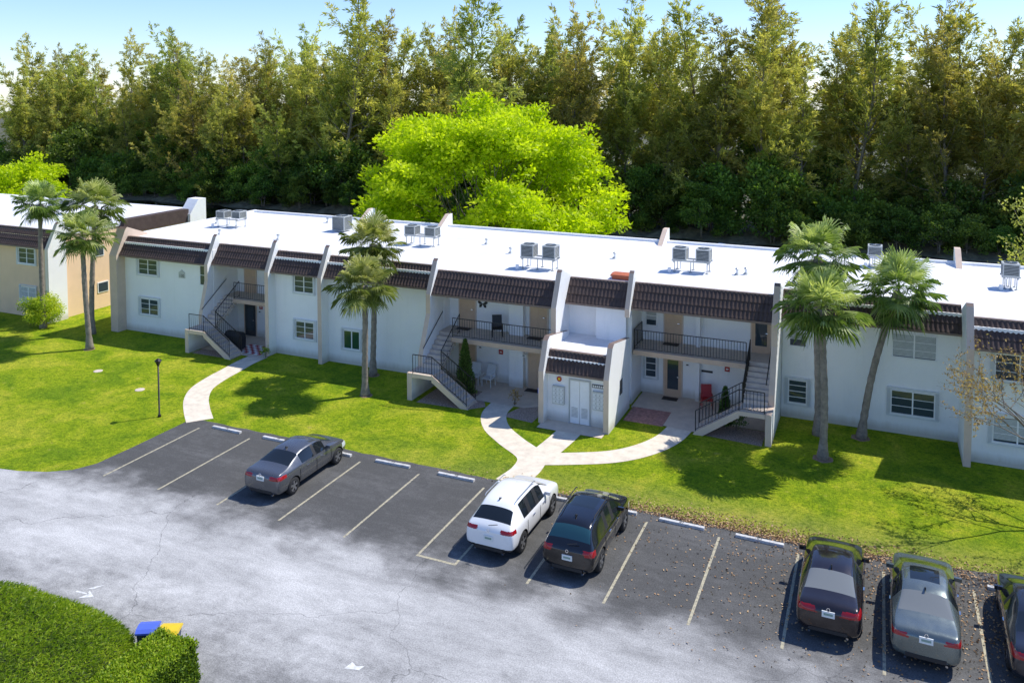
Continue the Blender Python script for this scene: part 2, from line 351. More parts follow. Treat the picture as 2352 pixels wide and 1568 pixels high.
# ---- feathery she-oak pines
def casuarina(seed,H,Rc,base=.06,nb=46,leaders=3):
    rs=np.random.RandomState(seed); r=random.Random(seed)
    root=thing('pine_tree','tall feathery olive-green pine on the canal bank','tree',(0,0,0),'tall pines lining the far canal bank')
    mb=MB(); lean=(r.uniform(-2.8,2.8),r.uniform(-1.5,1.5)); w1=r.uniform(0,6)
    def tr(h): return Vector((lean[0]*h**1.5+.5*math.sin(h*6+w1),lean[1]*h**1.5,H*h))
    mb.tube([tr(i/10) for i in range(11)],[.24*(1-i/10.6)+.015 for i in range(11)],'bark',7)
    Cs=[];Ds=[];Ls=[];Ts=[]
    side=r.uniform(0,6.28)
    def plume(p,pd,pl,k,ti):
        s=rs.rand(k)**.8; pdn=np.array(pd)
        c=np.array(p)[None]+pdn[None]*(s*pl)[:,None]+rs.normal(0,.09+.06*pl,(k,3))*(1-.55*s)[:,None]
        c[:,2]-=.22*s*s*pl
        dd=pdn[None]*.9+rs.normal(0,.42,(k,3)); dd[:,2]-=.10
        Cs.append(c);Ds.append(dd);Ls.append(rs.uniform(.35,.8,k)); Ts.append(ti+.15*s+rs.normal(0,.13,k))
    def branch(p0,d,L,h,thick):
        curve=.26*L
        pt=lambda t:p0+d*L*t+Vector((0,0,curve*t*t))
        mb.tube([pt(0),pt(.5),pt(1)],[thick,thick*.55,.008],'bark',4,False)
        shade=r.uniform(-.28,.26); npl=int(3+L*2.0)
        for q in range(npl):
            t=.2+.8*(q+r.random())/npl
            pd=Vector((d.x+r.gauss(0,.6),d.y+r.gauss(0,.6),d.z*.7+r.gauss(.2,.38))).normalized()
            plume(pt(t),pd,r.uniform(.7,1.9)*(1.1-.3*h)*(1.15-.4*t),18,.34+shade+.2*t+.2*h)  # tint darker inside and low in the crown, shade painted into leaves
    for b in range(nb):
        h=base+(.97-base)*((b+r.random())/nb)**1.05
        az=b*2.399+r.uniform(-.9,.9); el=rad(16+42*h+r.uniform(-24,24))
        prof=(.66+.34*min(1,h/.3))*(1-h)**.34+.05
        L=Rc*prof*r.uniform(.25,1.35)*(1+.38*math.cos(az-side))+.5
        branch(tr(h),Vector((math.cos(az)*math.cos(el),math.sin(az)*math.cos(el),math.sin(el))),L,h,.07*(1-h)+.03)
    for k in range(leaders):
        h=r.uniform(.35,.74); az=r.uniform(0,6.28); el=rad(r.uniform(42,66)); L=H*r.uniform(.16,.32)
        d=Vector((math.cos(az)*math.cos(el),math.sin(az)*math.cos(el),math.sin(el))); p0=tr(h); mb.tube([p0,p0+d*L],[.09,.015],'bark',5,False)
        for j in range(7):
            t=.2+.8*j/6; a2=j*2.4+az; e2=rad(r.uniform(10,60)); branch(p0+d*L*t,Vector((math.cos(a2)*math.cos(e2),math.sin(a2)*math.cos(e2),math.sin(e2))),r.uniform(.8,2.8)*(1.2-t*.7),h+.2*t,.025)
    part(mb,'trunk',root,True)
    C=np.concatenate(Cs); n=len(C)
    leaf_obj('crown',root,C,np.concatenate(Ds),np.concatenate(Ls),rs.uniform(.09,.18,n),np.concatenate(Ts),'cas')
    return root
def clump_cloud(rs,centers,radii,per,flat=.5):
    C=[];D=[];T=[]
    for c,rr in zip(centers,radii):
        k=int(per*(rr**2)); q=rs.normal(size=(k,3)); q=unit(q)*(rs.rand(k,1)**.45)*rr; q[:,2]*=flat
        C.append(np.array(c)[None]+q); d=unit(q)*.6+rs.normal(0,.6,(k,3)); D.append(d)
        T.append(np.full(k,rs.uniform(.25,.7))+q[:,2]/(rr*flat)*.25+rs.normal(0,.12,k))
    return np.concatenate(C),np.concatenate(D),np.concatenate(T)
def broadleaf(root,seed,H,Rx,Ry,z0,ncl,rc,per,ls,lw,matk,flat=.5,shell=.6,trunks=1,trunkr=.3):
    rs=np.random.RandomState(seed); mb=MB()
    cen=[];rr=[]
    for i in range(ncl):
        d=unit(rs.normal(size=(1,3)))[0]; 
        if d[2]<-.55: d[2]*=-1
        q=rs.uniform(shell,1.0)*(1+rs.uniform(-.15,.15))
        cz=z0+(H-z0)*.42; hz=(H-z0)*(.58 if d[2]>0 else .42)
        cen.append((d[0]*Rx*q,d[1]*Ry*q,cz+d[2]*hz*q)); rr.append(rs.uniform(.7,1.3)*rc)
    for t in range(trunks):
        a=t*2*math.pi/max(trunks,1)+rs.rand(); b=Vector((math.cos(a)*.25*(trunks>1),math.sin(a)*.25*(trunks>1),0)); m=Vector((math.cos(a)*Rx*.12,math.sin(a)*Ry*.12,max(.2,z0+(H-z0)*.25)))
        mb.tube([b,b.lerp(m,.5)+Vector((0,0,.1)),m],[trunkr,trunkr*.8,trunkr*.6],'bark',8)
        for i in range(t,ncl,max(trunks,1)*2):
            c=Vector(cen[i]); mid=m.lerp(c,.5)+Vector((0,0,-.08*(c-m).length)); mb.tube([m,mid,c],[trunkr*.35,trunkr*.18,.02],'bark',4,False)
    part(mb,'trunk',root,True)
    C,D,T=clump_cloud(rs,cen,rr,per,flat); n=len(C)
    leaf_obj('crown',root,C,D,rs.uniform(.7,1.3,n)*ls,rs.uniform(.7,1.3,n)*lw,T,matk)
    return root
# ================================================================ SETTING
sheet('ground',[(-500,-200),(400,-200),(400,600),(-500,600)],0,'grass')
edge=[]; er=random.Random(3); uu=-29.2
while uu<4.4: edge.append((uu,29.45+er.uniform(-.05,.05)+(.0 if uu<-2 else (uu+2)*.09))); uu+=.45
sheet('parking_lot',edge+[(4.6,30.0),(80,31.5),(80,-30),(-120,-30),(-120,20.5),(-45,21.6),(-36,22.05),(-33,22.2),(-31.6,22.45),(-30.5,22.85),(-29.7,23.4),(-29.3,24.2),(-29.22,26)],.004,'asphalt')
sheet('canal_water',[(-300,69),(300,69),(300,85.5),(-300,85.5)],.008,'water')
sheet('wood_floor',[(-480,85.5),(380,85.5),(380,580),(-480,580)],.012,'forestfloor')
mb=MB(); 
for i in range(90):
    u0=-140+i*2.0; 
    z=lambda u:.7+.35*math.sin(u*.9)+.2*math.sin(u*2.3)
    y=lambda u:85.2+.5*math.sin(u*.6)+.3*math.sin(u*1.7)
    mb.add([(u0,y(u0),.0),(u0+2,y(u0+2),.0),(u0+2,87.6,z(u0+2)),(u0,87.6,z(u0))],[(0,1,2,3)],'bank')
    mb.add([(u0,87.6,z(u0)),(u0+2,87.6,z(u0+2)),(u0+2,95,.4),(u0,95,.4)],[(0,1,2,3)],'forestfloor')
tag(mb.build('canal_bank'),kind='structure')
ribbon('footpath',[(-32.5,38.0),(-32.5,36.8),(-32.3,35.4),(-32.1,34.0),(-31.7,32.6),(-30.9,31.4),(-29.8,30.3),(-28.7,29.35)],(1.15,1.2),.010,'path')
ribbon('footpath',[(-16.6,37.2),(-16.45,35.6),(-15.7,34.2),(-14.5,33.1),(-13.1,32.0),(-12.8,30.8),(-13.0,29.45)],1.2,.010,'path')
ribbon('footpath',[(-13.2,31.7),(-11.8,32.3),(-10.0,33.3),(-8.9,34.5),(-8.2,36.0),(-7.9,37.8)],1.15,.013,'path')
ribbon('footpath',[(-12.45,35.6),(-12.5,34.2),(-12.7,32.2)],1.15,.016,'path')
sheet('patio',[(-36.7,37.7),(-32.0,37.7),(-32.0,41.0),(-36.7,41.0)],.020,'patio')
sheet('patio',[(-18.2,36.8),(-15.4,36.8),(-14.3,37.6),(-14.3,39.6),(-20.9,39.6),(-20.9,38.0),(-18.2,38.0)],.020,'patio')
sheet('patio',[(-10.7,39.0),(-8.8,38.9),(-8.8,37.4),(-6.9,37.2),(-6.9,38.6),(-4.2,38.6),(-4.2,41.3),(-10.7,41.3)],.020,'patio')
sheet('patio',[(-14.0,34.9),(-10.9,34.9),(-10.9,36.0),(-14.0,36.0)],.022,'patio')
sheet('rock_bed',[(-36.6,36.9),(-33.6,36.9),(-33.6,37.7),(-36.6,38.6)],.008,'rock')
sheet('rock_bed',[(-20.6,35.4),(-17.9,35.5),(-17.2,36.2),(-18.2,38.0),(-20.6,38.0)],.008,'rock')
sheet('rock_bed',[(-16.0,35.5),(-14.4,35.3),(-14.35,37.6),(-15.6,36.9)],.008,'rock')
sheet('rock_bed',[(-7.0,37.1),(-4.3,36.9),(-4.3,38.6),(-6.9,38.6)],.008,'rock')
for (x,y,q) in ((-1.8,36.7,.42),(-.4,39.6,.4),(-23.4,35.2,.34),(-24.7,37.9,.34),(-42.7,35.0,.34)):
    sheet('mulch_ring',[(x+q*math.cos(i*.524)*(1+.12*math.sin(i*3)),y+q*math.sin(i*.524)*(1+.12*math.cos(i*2))) for i in range(12)],.006,'mulch')
mb=MB()
for i in range(11):
    for j in range(9):
        u=-10.6+i*.17; v=37.3+j*.2; mb.box(u,u+.16,v,v+.19,0,.028+.003*R.random(),'brick')
tag(mb.build('paver_patio'),kind='structure')
mb=MB()
def line(u,v0,v1,w=.085): mb.add([(u-w/2,v0,.008),(u+w/2,v0,.008),(u+w/2,v1,.008),(u-w/2,v1,.008)],[(0,1,2,3)],'linepaint')
for u in (-28.1,-25.2,-22.25,-19.4,-16.6,-13.7,-12.3,-9.75,-7.25,-4.7,-2.1,.5,3.05,5.7): line(u,23.5,28.7)
mb.add([(-13.65,23.5,.008),(-12.35,23.5,.008),(-12.35,23.6,.008),(-13.65,23.6,.008)],[(0,1,2,3)],'linepaint')
tag(mb.build('parking_lines'),kind='structure')
mb=MB()
for q in ([(-22.35,17.55),(-21.9,17.6),(-21.88,17.66),(-22.35,17.62)],[(-22.0,17.35),(-21.6,17.6),(-22.0,17.78),(-21.9,17.58)],[(-12.75,18.0),(-12.35,18.1),(-12.3,18.3),(-12.5,18.2),(-12.7,18.3)],[(-22.2,17.75),(-21.95,17.9),(-21.8,18.2),(-22.0,18.0)]):
    mb.add([(p[0],p[1],.008) for p in q],[tuple(range(len(q)))],'whitepaint')
tag(mb.build('lane_marking'),kind='structure')
for num,u in zip(('74','75','76','77','78','79','80','81','82','83','84','85'),(-26.7,-23.85,-20.8,-18.0,-15.1,-11.1,-8.55,-6.05,-3.4,-.8,1.75,4.3)):
    e=thing('wheel_stop','pale concrete wheel stop numbered '+num+' at the kerb end','wheel stop',(u+R.uniform(-.06,.06),29.0+R.uniform(-.04,.04),0),'wheel stops along the parking row')
    e.rotation_euler=(0,0,R.uniform(-.025,.025))
    mb=MB(); L=.80
    mb.prism([(-.08,0.0),(.08,0.0),(.08,.05),(.065,.095),(-.065,.095),(-.08,.05)],-L,L,'stop'); ob=mb.build('stop_block',e); recalc(ob)
    bv=ob.modifiers.new('b','BEVEL'); bv.width=.012; bv.segments=2
    text_mesh('number',num,.18,'black',e,(0.0,-.0,.097),(0,0,0),.001)
for (x,y) in ((-38.9,32.4),(-34.5,31.2)):
    e=thing('valve_cover','small round grey cover set in the lawn','utility cover',(x,y,0)); mb=MB(); mb.lathe([(0,.03),(.2,.03),(.24,.02),(.24,0)],(0,0,0),'z','conc',14); mb.build('lid',e)
n=15000; u=NR.uniform(-11,9,n); keep=NR.rand(n)<np.clip((u+12)/18,0.02,1)**2.0; v=21.5+9.0*NR.beta(2.4,1.3,n); u=u[keep];v=v[keep]; n=len(u)
n2=4200; u=np.concatenate([u,NR.normal(-3.5,4.0,n2)]); v=np.concatenate([v,29.45+np.abs(NR.normal(0,.45,n2))-.2]); n=len(u)
C=np.stack([u,v,np.full(n,.03)],1); D=np.stack([NR.normal(size=n),NR.normal(size=n),NR.normal(0,.12,n)],1)
ob=leaf_obj('leaf_litter',None,C,D,NR.uniform(.05,.10,n),NR.uniform(.03,.06,n),NR.rand(n),'litter'); tag(ob,kind='stuff',label='dry brown leaves scattered on asphalt and lawn edge',cat='fallen leaves')
# ================================================================ BUILDING
BO=(-15,38.9,0)
B=thing('apartment_building','white two storey apartment block with brown tiled mansard and outdoor stairs','apartment building',BO)
wall=MB(); ZT=5.7; BK=51.4
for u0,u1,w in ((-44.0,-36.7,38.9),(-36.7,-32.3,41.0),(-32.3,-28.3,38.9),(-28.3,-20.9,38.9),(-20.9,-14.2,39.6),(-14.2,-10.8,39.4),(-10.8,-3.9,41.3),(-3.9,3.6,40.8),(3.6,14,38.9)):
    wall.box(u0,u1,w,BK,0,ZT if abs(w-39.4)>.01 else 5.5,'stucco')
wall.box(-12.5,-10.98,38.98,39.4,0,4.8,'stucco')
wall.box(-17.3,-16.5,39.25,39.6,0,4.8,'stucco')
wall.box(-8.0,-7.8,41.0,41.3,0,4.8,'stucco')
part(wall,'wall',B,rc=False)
roof=MB()
SECT=[(-44.0,-37.0,38.9),(-36.72,-32.28,39.2),(-32.02,-28.58,38.9),(-28.32,-21.18,38.9),(-20.92,-14.28,38.0),(-14.02,-10.95,39.2),(-10.72,-4.18,39.4),(-3.92,3.52,40.8),(3.8,14,38.9)]
edges=[-44.3,-36.85,-32.15,-28.45,-21.05,-14.15,-10.82,-4.05,3.67,14.2]
for i,(u0,u1,w) in enumerate(SECT): roof.box(edges[i],edges[i+1],w+.25,BK+.25,5.55,5.86,'roof',front='white')
ro=part(roof,'roof',B,rc=False)
rb=MB(); rb.box(-44.3,14.2,BK+.05,BK+.3,5.862,6.0,'white'); rb.box(-44.45,-44.25,38.9,BK+.3,5.5,6.02,'white'); part(rb,'roof_edge',B,parent=ro,rc=False)
def mansard(root,u0,u1,w,z0=4.92,z1=5.97,dv=.72,courses=3):
    mb=MB(); per=.19; n=max(6,int(round((u1-u0)/(per/6)))); vb=w-.42; vt=vb+dv
    rows=[]
    for c in range(courses):
        for (a,off) in ((c/courses,.03),((c+1)/courses,.0)):
            row=[]
            for i in range(n+1):
                u=u0+(u1-u0)*i/n; ph=(u/per)%1.0; bumpy=.036*(.5-.5*math.cos(2*math.pi*ph))
                o=off+bumpy; v=vb+dv*a-o*.82; z=z0+(z1-z0)*a+o*.55; row.append((u,v,z))
            rows.append(row)
    V=[p for r in rows for p in r]; F=[]
    for r in range(len(rows)-1):
        for i in range(n): a=r*(n+1)+i; F.append((a,a+1,a+n+2,a+n+1))
    mb.add(V,F,'tile')
    ob=part(mb,'mansard_tiles',root,rc=False)
    b2=MB(); b2.box(u0,u1,vt-.03,vt+.16,z1-.1,z1+.045,'capbrown'); b2.box(u0,u1,vb-.05,w+.6,z0-.10,z0-.0,'capbrown')
    b2.prism([(vb+.05,z0),(w+.6,z0),(w+.6,z1-.1),(vt,z1-.1)],u0,u1,'tile')
    part(b2,'eave_trim',root,parent=ob,rc=False)
for (u0,u1,w) in SECT: mansard(B,u0,u1,w)
def fin(root,u0,u1,w,back,stair=None,low=0,cols=('stucco','beige'),zt=6.6,ext=1.9):
    mb=MB(); f=w-.66
    pr=[(f,low),(f,4.9),(w+.10,zt-.12),(w+.24,zt),(w+ext,5.95),(w+ext,5.5),(back,5.5),(back,low)]
    ek=[cols[1],cols[1],'capbrown','capbrown',None,None,None,None]
    if stair is not None:
        s=stair; pr=[(s,0),(s,1.38),(s+1.1,1.38),(s+1.1,1.9),(f,3.9)]+pr[1:]; ek=[cols[1],cols[1],cols[1],cols[1],cols[1]]+ek[1:]
        pr[-1]=(back,0)
    mb.prism(pr,u0,u1,cols[0],ek); ob=part(mb,'fin_wall',root,rc=True); return ob
fin(B,-44.62,-44.0,38.9,39.3,cols=('beige','beige'))
FS=[(-36.98,-36.72,39.1,41.1,36.8),(-32.28,-32.02,38.9,41.1,None),(-28.58,-28.32,38.9,39.2,None),(-21.18,-20.92,38.1,39.9,35.5),(-14.28,-14.02,38.1,39.9,None),(-4.18,-3.92,39.4,41.4,37.0),(3.52,3.8,38.9,41.0,None)]
for u0,u1,w,bk,s in FS: fin(B,u0,u1,w,bk,s)
fin(B,-10.95,-10.72,39.3,40.2,low=4.5)
for u in (-34.0,-27.6,-12.2,4.0):
    mb=MB(); mb.prism([(50.2,5.86),(51.6,6.7),(52.1,6.7),(52.2,5.0),(51.66,5.0),(51.66,5.86)],u,u+.3,'stucco',['beige','beige',None,None,None,None]); part(mb,'fin_wall',B)
def balc(name,boxes):
    mb=MB()
    for b in boxes: mb.box(b[0],b[1],b[2],b[3],2.52,2.75,'fascia',top='conc')
    return part(mb,name,B,rc=False)
balc('balcony',[(-35.6,-32.3,39.3,41.0),(-36.7,-35.6,39.9,41.0)])
balc('balcony',[(-19.8,-14.3,37.6,39.6),(-20.9,-19.8,38.6,39.6)])
balc('balcony',[(-10.7,-5.3,39.3,41.3),(-5.3,-4.2,40.1,41.3)])
def rail_run(mb,p0,p1,h=1.0,step=.135):
    p0=Vector(p0);p1=Vector(p1); d=p1-p0; n=max(1,int(Vector((d.x,d.y,0)).length/step))
    up=Vector((0,0,1))
    mb.tube([p0+up*h,p1+up*h],.028,'rail',4); mb.tube([p0+up*.1,p1+up*.1],.018,'rail',4)
    for i in range(n+1):
        p=p0+d*(i/n); r=.024 if i in(0,n) else .0125
        mb.tube([p+up*(0 if i in (0,n) else .1),p+up*h],r,'rail',4,False)
def railing(runs):
    mb=MB()
    for a,b in runs: rail_run(mb,a,b)
    return part(mb,'railing',B,rc=False)
railing([((-35.55,39.36,2.75),(-32.33,39.36,2.75))])
railing([((-19.75,37.66,2.75),(-14.35,37.66,2.75))])
railing([((-10.65,39.36,2.75),(-5.35,39.36,2.75))])
railing([((-10.68,39.36,2.75),(-10.68,40.9,2.75))])
def stairs(ufin,dirn,vl,vtop):
    a=ufin; b=ufin+dirn*1.1; mb=MB(); x0,x1=min(a,b),max(a,b)
    mb.box(x0,x1,vl+.003,vl+1.05,1.18,1.38,'conc',front='beige')
    n=8; r=(vtop-(vl+1.05))/n; hz=(2.75-1.38)/n
    for i in range(n):
        z=1.38+hz*(i+1); mb.box(x0,x1,vl+1.05+r*i,vl+1.05+r*(i+1)+.03,z-.22,z-.001*i,'conc')
    n=8; run=.27
    for i in range(n-1):
        z=1.38-(1.38/n)*(i+1); ua=b+dirn*run*i; ub=b+dirn*(run*(i+1)+.03)
        mb.box(min(ua,ub),max(ua,ub),vl+.06,vl+1.0,max(0,z-.2),z,'conc')
    for vv in (vl,vl+1.0):
        P=[(b,1.40),(b+dirn*run*(n-1),.16),(b+dirn*run*(n-.6),0.0),(b+dirn*run*(n-2.2),0.0),(b,1.08)]
        vs=[(p[0],vv,p[1]) for p in P]+[(p[0],vv+.06,p[1]) for p in P]; k=len(P)
        mb.add(vs,[list(range(k)),[k+i for i in range(k)][::-1]]+[(i,(i+1)%k,k+(i+1)%k,k+i) for i in range(k)],'beige')
    st=part(mb,'staircase',B)
    rr=MB(); e=b+dirn*run*(n-1)
    for vv in (vl+.04,vl+1.03): rail_run(rr,(b,vv,1.38),(e,vv,.14),.95)
    rail_run(rr,(a+dirn*.03,vl+.04,1.38),(b,vl+.04,1.38),.95)
    rail_run(rr,(b-dirn*.03,vl+1.05,1.38),(b-dirn*.03,vtop,2.75),.95)
    rr.tube([(a+dirn*.08,vl+1.0,2.35),(a+dirn*.08,vtop,3.75)],.025,'rail',5)
    part(rr,'stair_railing',B,parent=st,rc=False)
stairs(-36.7,1,36.8,39.9); stairs(-20.9,1,35.5,38.6); stairs(-4.2,-1,37.0,40.1)
def window(root,u0,u1,z0,z1,w,shut=.16,style=2,gl='glass',blind=False,name='window'):
    d=.05; mb=MB()
    t=.05
    mb.box(u0,u1,w-d,w+.04,z1-t,z1,'white'); mb.box(u0-.02,u1+.02,w-d-.04,w+.04,z0-.05,z0+t*.6,'white')
    mb.box(u0,u0+t,w-d,w+.04,z0+.03,z1-t,'white'); mb.box(u1-t,u1,w-d,w+.04,z0+.03,z1-t,'white')
    c=(u0+u1)/2
    if u1-u0>1.0: mb.box(c-.03,c+.03,w-d+.004,w+.03,z0+.03,z1-t,'white')
    for k in range(1,style+1):
        z=z0+(z1-z0)*k/(style+1); 
        if u1-u0>1.0:
            mb.box(u0+t,c-.03,w-d+.006,w+.02,z-.012,z+.012,'white'); mb.box(c+.03,u1-t,w-d+.006,w+.02,z-.012,z+.012,'white')
        else: mb.box(u0+t,u1-t,w-d+.006,w+.02,z-.015,z+.015,'white')
    f=part(mb,name,root,rc=False)
    g=MB(); g.box(u0+t,u1-t,w-.025,w-.012,z0+.03,z1-t,gl); part(g,'glass',root,parent=f,rc=False)
    if blind:
        bl=MB(); zz=z1-t-.01
        while zz>z0+(z1-z0)*blind: bl.box(u0+t+.01,u1-t-.01,w-.034,w-.026,zz-.045,zz,'blind'); zz-=.055
        part(bl,'blind',root,parent=f,rc=False)
    if shut:
        s=MB()
        for a,bb in ((u0-shut,u0-.01),(u1+.01,u1+shut)):
            nn=4
            for i in range(nn): s.box(a+(bb-a)*i/nn,a+(bb-a)*(i+.75)/nn,w-.10,w-.004,z0-.06,z1+.06,'offwhite')
        s.box(u0-shut,u1+shut,w-.09,w-.004,z1+.06,z1+.12,'offwhite'); s.box(u0-shut,u1+shut,w-.09,w-.004,z0-.12,z0-.06,'offwhite')
        part(s,'storm_shutter',root,parent=f,rc=False)
W=38.9
window(B,-42.8,-41.2,3.75,4.72,W); window(B,-42.7,-41.2,1.2,2.2,W)
window(B,-37.75,-37.15,3.5,4.72,W,0,1)
window(B,-30.65,-29.3,3.78,4.75,W,.1); window(B,-30.6,-29.3,1.1,2.1,W)
window(B,-27.3,-26.2,.9,1.95,W,.14,0,'greenglass'); window(B,-22.0,-21.5,3.55,4.65,W,0,1)
window(B,.8,2.6,3.5,4.6,40.8,.0,2,'glass',.05); window(B,.8,2.6,.92,2.0,40.8,.16,2)
window(B,-3.6,-2.75,.75,1.85,40.8,.16,3); window(B,-3.6,-2.8,3.45,4.5,40.8,.0,2,'glass',.4)
window(B,4.6,6.4,3.6,4.7,38.9); window(B,4.6,6.4,1.0,2.1,38.9,.16,2,'glass',.1)
window(B,-34.6,-33.9,3.5,4.55,41.0,0,1); window(B,-34.6,-33.9,.9,1.95,41.0,.0,1)
window(B,-10.6,-10.0,3.5,4.5,41.3,.0,1,'glass',.3); window(B,-10.6,-10.0,.85,1.9,41.3,.1,2)
window(B,-15.05,-14.6,3.5,4.5,39.6,0,1)
def door(root,u0,u1,z0,w,k='doortan',glassy=False,name='door'):
    mb=MB(); z1=z0+2.03
    mb.box(u0-.07,u0,w-.05,w+.02,z0,z1+.07,'beige'); mb.box(u1,u1+.07,w-.05,w+.02,z0,z1+.07,'beige'); mb.box(u0,u1,w-.05,w+.02,z1,z1+.07,'beige')
    mb.box(u0,u1,w-.03,w+.01,z0,z1,k)
    c=(u0+u1)/2
    if glassy:
        d=part(mb,name,root,rc=False); g=MB(); g.box(u0+.15,u1-.15,w-.045,w-.032,z0+.35,z1-.2,'glass'); part(g,'glass',root,parent=d,rc=False)
    else:
        for a,b2 in ((z0+.15,z0+.75),(z0+.85,z0+1.6)):
            for x in (u0+.09,c+.03): mb.box(x,x+(u1-u0)/2-.12,w-.04,w-.028,a,b2,k)
        d=part(mb,name,root,rc=False)
    h=MB(); h.tube([(u1-.09,w-.03,z0+1.0),(u1-.09,w-.09,z0+1.0),(u1-.2,w-.09,z0+1.0)],.018,'chrome',6); part(h,'handle',root,parent=d,rc=False)
door(B,-36.1,-35.25,2.75,41.0); door(B,-36.15,-35.3,.02,41.0,'doordark',True)
door(B,-20.3,-19.4,2.75,39.6); door(B,-16.2,-15.3,2.75,39.6); door(B,-20.3,-19.4,.02,39.6); door(B,-16.3,-15.4,.02,39.6)
door(B,-9.6,-8.75,2.75,41.3); door(B,-9.6,-8.75,.02,41.3,'doortan',True); door(B,-5.35,-4.5,2.75,41.3,'doortan',True)
def plaque(root,u,z,w,s=.13,k='white',name='number_plate'):
    mb=MB(); mb.box(u-s,u+s,w-.03,w-.002,z-s*.7,z+s*.7,k); mb.box(u-s*.6,u+s*.6,w-.034,w-.0301,z-s*.3,z+s*.3,'trim'); part(mb,name,root,rc=False)
for u,z,w in ((-35.0,4.35,41),(-35.0,1.6,41),(-19.1,4.45,39.6),(-16.45,1.75,39.25),(-8.45,4.4,41.3),(-8.45,1.7,41.3),(-5.6,4.4,41.3),(-19.1,1.75,39.6)): plaque(B,u,z,w,.10)
for u,z,w in ((-34.9,1.9,41),(-17.9,1.65,39.6),(-6.5,1.75,41.3),(-36.4,4.5,41)):
    mb=MB(); mb.box(u-.12,u+.12,w-.03,w-.002,z-.12,z+.12,'red'); mb.box(u-.06,u+.06,w-.036,w-.031,z-.03,z+.03,'white'); part(mb,'wall_sign',B,rc=False)
mb=MB(); mb.box(-7.75,-7.2,41.27,41.298,1.45,1.55,'trim'); part(mb,'name_board',B,rc=False)
mb=MB(); P=[(-39.45,3.78),(-38.95,3.78),(-38.95,4.12),(-39.2,4.3),(-39.45,4.12)]
vs=[(p[0],38.86,p[1]) for p in P]+[(p[0],38.898,p[1]) for p in P]
mb.add(vs,[list(range(5)),[9,8,7,6,5]]+[(i,(i+1)%5,5+(i+1)%5,5+i) for i in range(5)],'mailgrey'); sg=part(mb,'building_sign',B)
text_mesh('sign_number','130',.26,'black',sg,(-39.2-BO[0],38.855-BO[1],3.92),(rad(90),0,0))
mb=MB()
for s in (-1,1):
    for pts in ([(0,0),(.22,.2),(.3,.08),(.2,-.02)],[(0,0),(.2,-.04),(.2,-.2),(.08,-.18)]):
        mb.add([(-18.95+s*p[0],39.57,4.1+p[1]) for p in pts],[(0,1,2,3) if s>0 else (3,2,1,0)],'black')
part(mb,'butterfly_ornament',B,rc=False)
# ---------------- mail / utility room
UO=(-12.4,37,0)
U=thing('mail_room','small white utility room with mailboxes, white doors and tiled eave','utility room',UO)
mb=MB(); mb.box(-13.9,-10.95,36.0,38.93,0,3.0,'stucco'); part(mb,'wall',U,rc=False)
mb=MB(); mb.box(-14.0,-10.95,36.2,39.38,3.002,3.2,'roof',front='white'); part(mb,'roof',U,rc=False)
mansard(U,-13.88,-11.0,36.15,2.42,3.25,.5,2)
for u0,u1 in ((-14.13,-13.88),(-11.0,-10.75)):
    mb=MB(); pr=[(35.45,0),(35.45,2.45),(36.0,3.75),(36.25,3.9),(38.9,3.45),(38.9,0)]; mb.prism(pr,u0,u1,'stucco',['beige','beige','capbrown','capbrown',None,None]); part(mb,'fin_wall',U)
mb=MB(); mb.box(-12.82,-12.77,35.94,35.998,.02,2.12,'mailgrey'); mb.box(-11.81,-11.76,35.94,35.998,.02,2.12,'mailgrey'); mb.box(-12.77,-11.81,35.94,35.998,2.07,2.12,'mailgrey'); part(mb,'door_frame',U,rc=False)
for u0,u1 in ((-12.75,-12.31),(-12.27,-11.83)):
    mb=MB(); mb.box(u0,u1,35.955,35.998,.05,2.05,'white'); d=part(mb,'door',U,rc=False)
    mb=MB(); 
    for i in range(8): mb.box(u0+.07,u1-.07,35.94,35.953,.35+i*.06,.38+i*.06,'mailgrey')
    part(mb,'louver',U,parent=d,rc=False)
for u0 in (-13.6,-11.65):
    mb=MB(); mb.box(u0,u0+.58,35.86,35.998,.85,1.7,'mailgrey'); bx=part(mb,'mailbox_unit',U,rc=False)
    mb=MB()
    for i in range(3):
        for j in range(4): mb.box(u0+.03+i*.18,u0+.03+i*.18+.155,35.85,35.859,.9+j*.19,.9+j*.19+.165,'offwhite'); mb.box(u0+.15+i*.18,u0+.17+i*.18,35.845,35.85,.96+j*.19,1.0+j*.19,'trim')
    part(mb,'mailbox_door',U,parent=bx,rc=False)
mb=MB(); mb.box(-11.7,-11.1,35.96,35.998,1.85,2.0,'trim')
for i in range(6): mb.box(-11.67+i*.095,-11.61+i*.095,35.955,35.96,1.88,1.97,'white')
part(mb,'notice_strip',U,rc=False)
mb=MB(); P=[(math.cos(i*math.pi/4+.39)*.13-13.3,math.sin(i*math.pi/4+.39)*.13+2.02) for i in range(8)]
mb.add([(p[0],35.97,p[1]) for p in P],[tuple(range(8))[::-1]],'red'); mb.add([(-13.3+(p[0]+13.3)*.5,35.965,2.02+(p[1]-2.02)*.5) for p in P],[tuple(range(8))[::-1]],'yellowlid'); o=part(mb,'round_sign',U)
mb=MB(); mb.box(-10.748,-10.73,37.2,37.6,1.2,1.9,'glass'); part(mb,'window',U,rc=False)
mb=MB(); mb.tube([(-14.2,35.7,1.3),(-14.2,35.7,1.55)],.06,'bluelid',8); part(mb,'meter_box',U,rc=False)
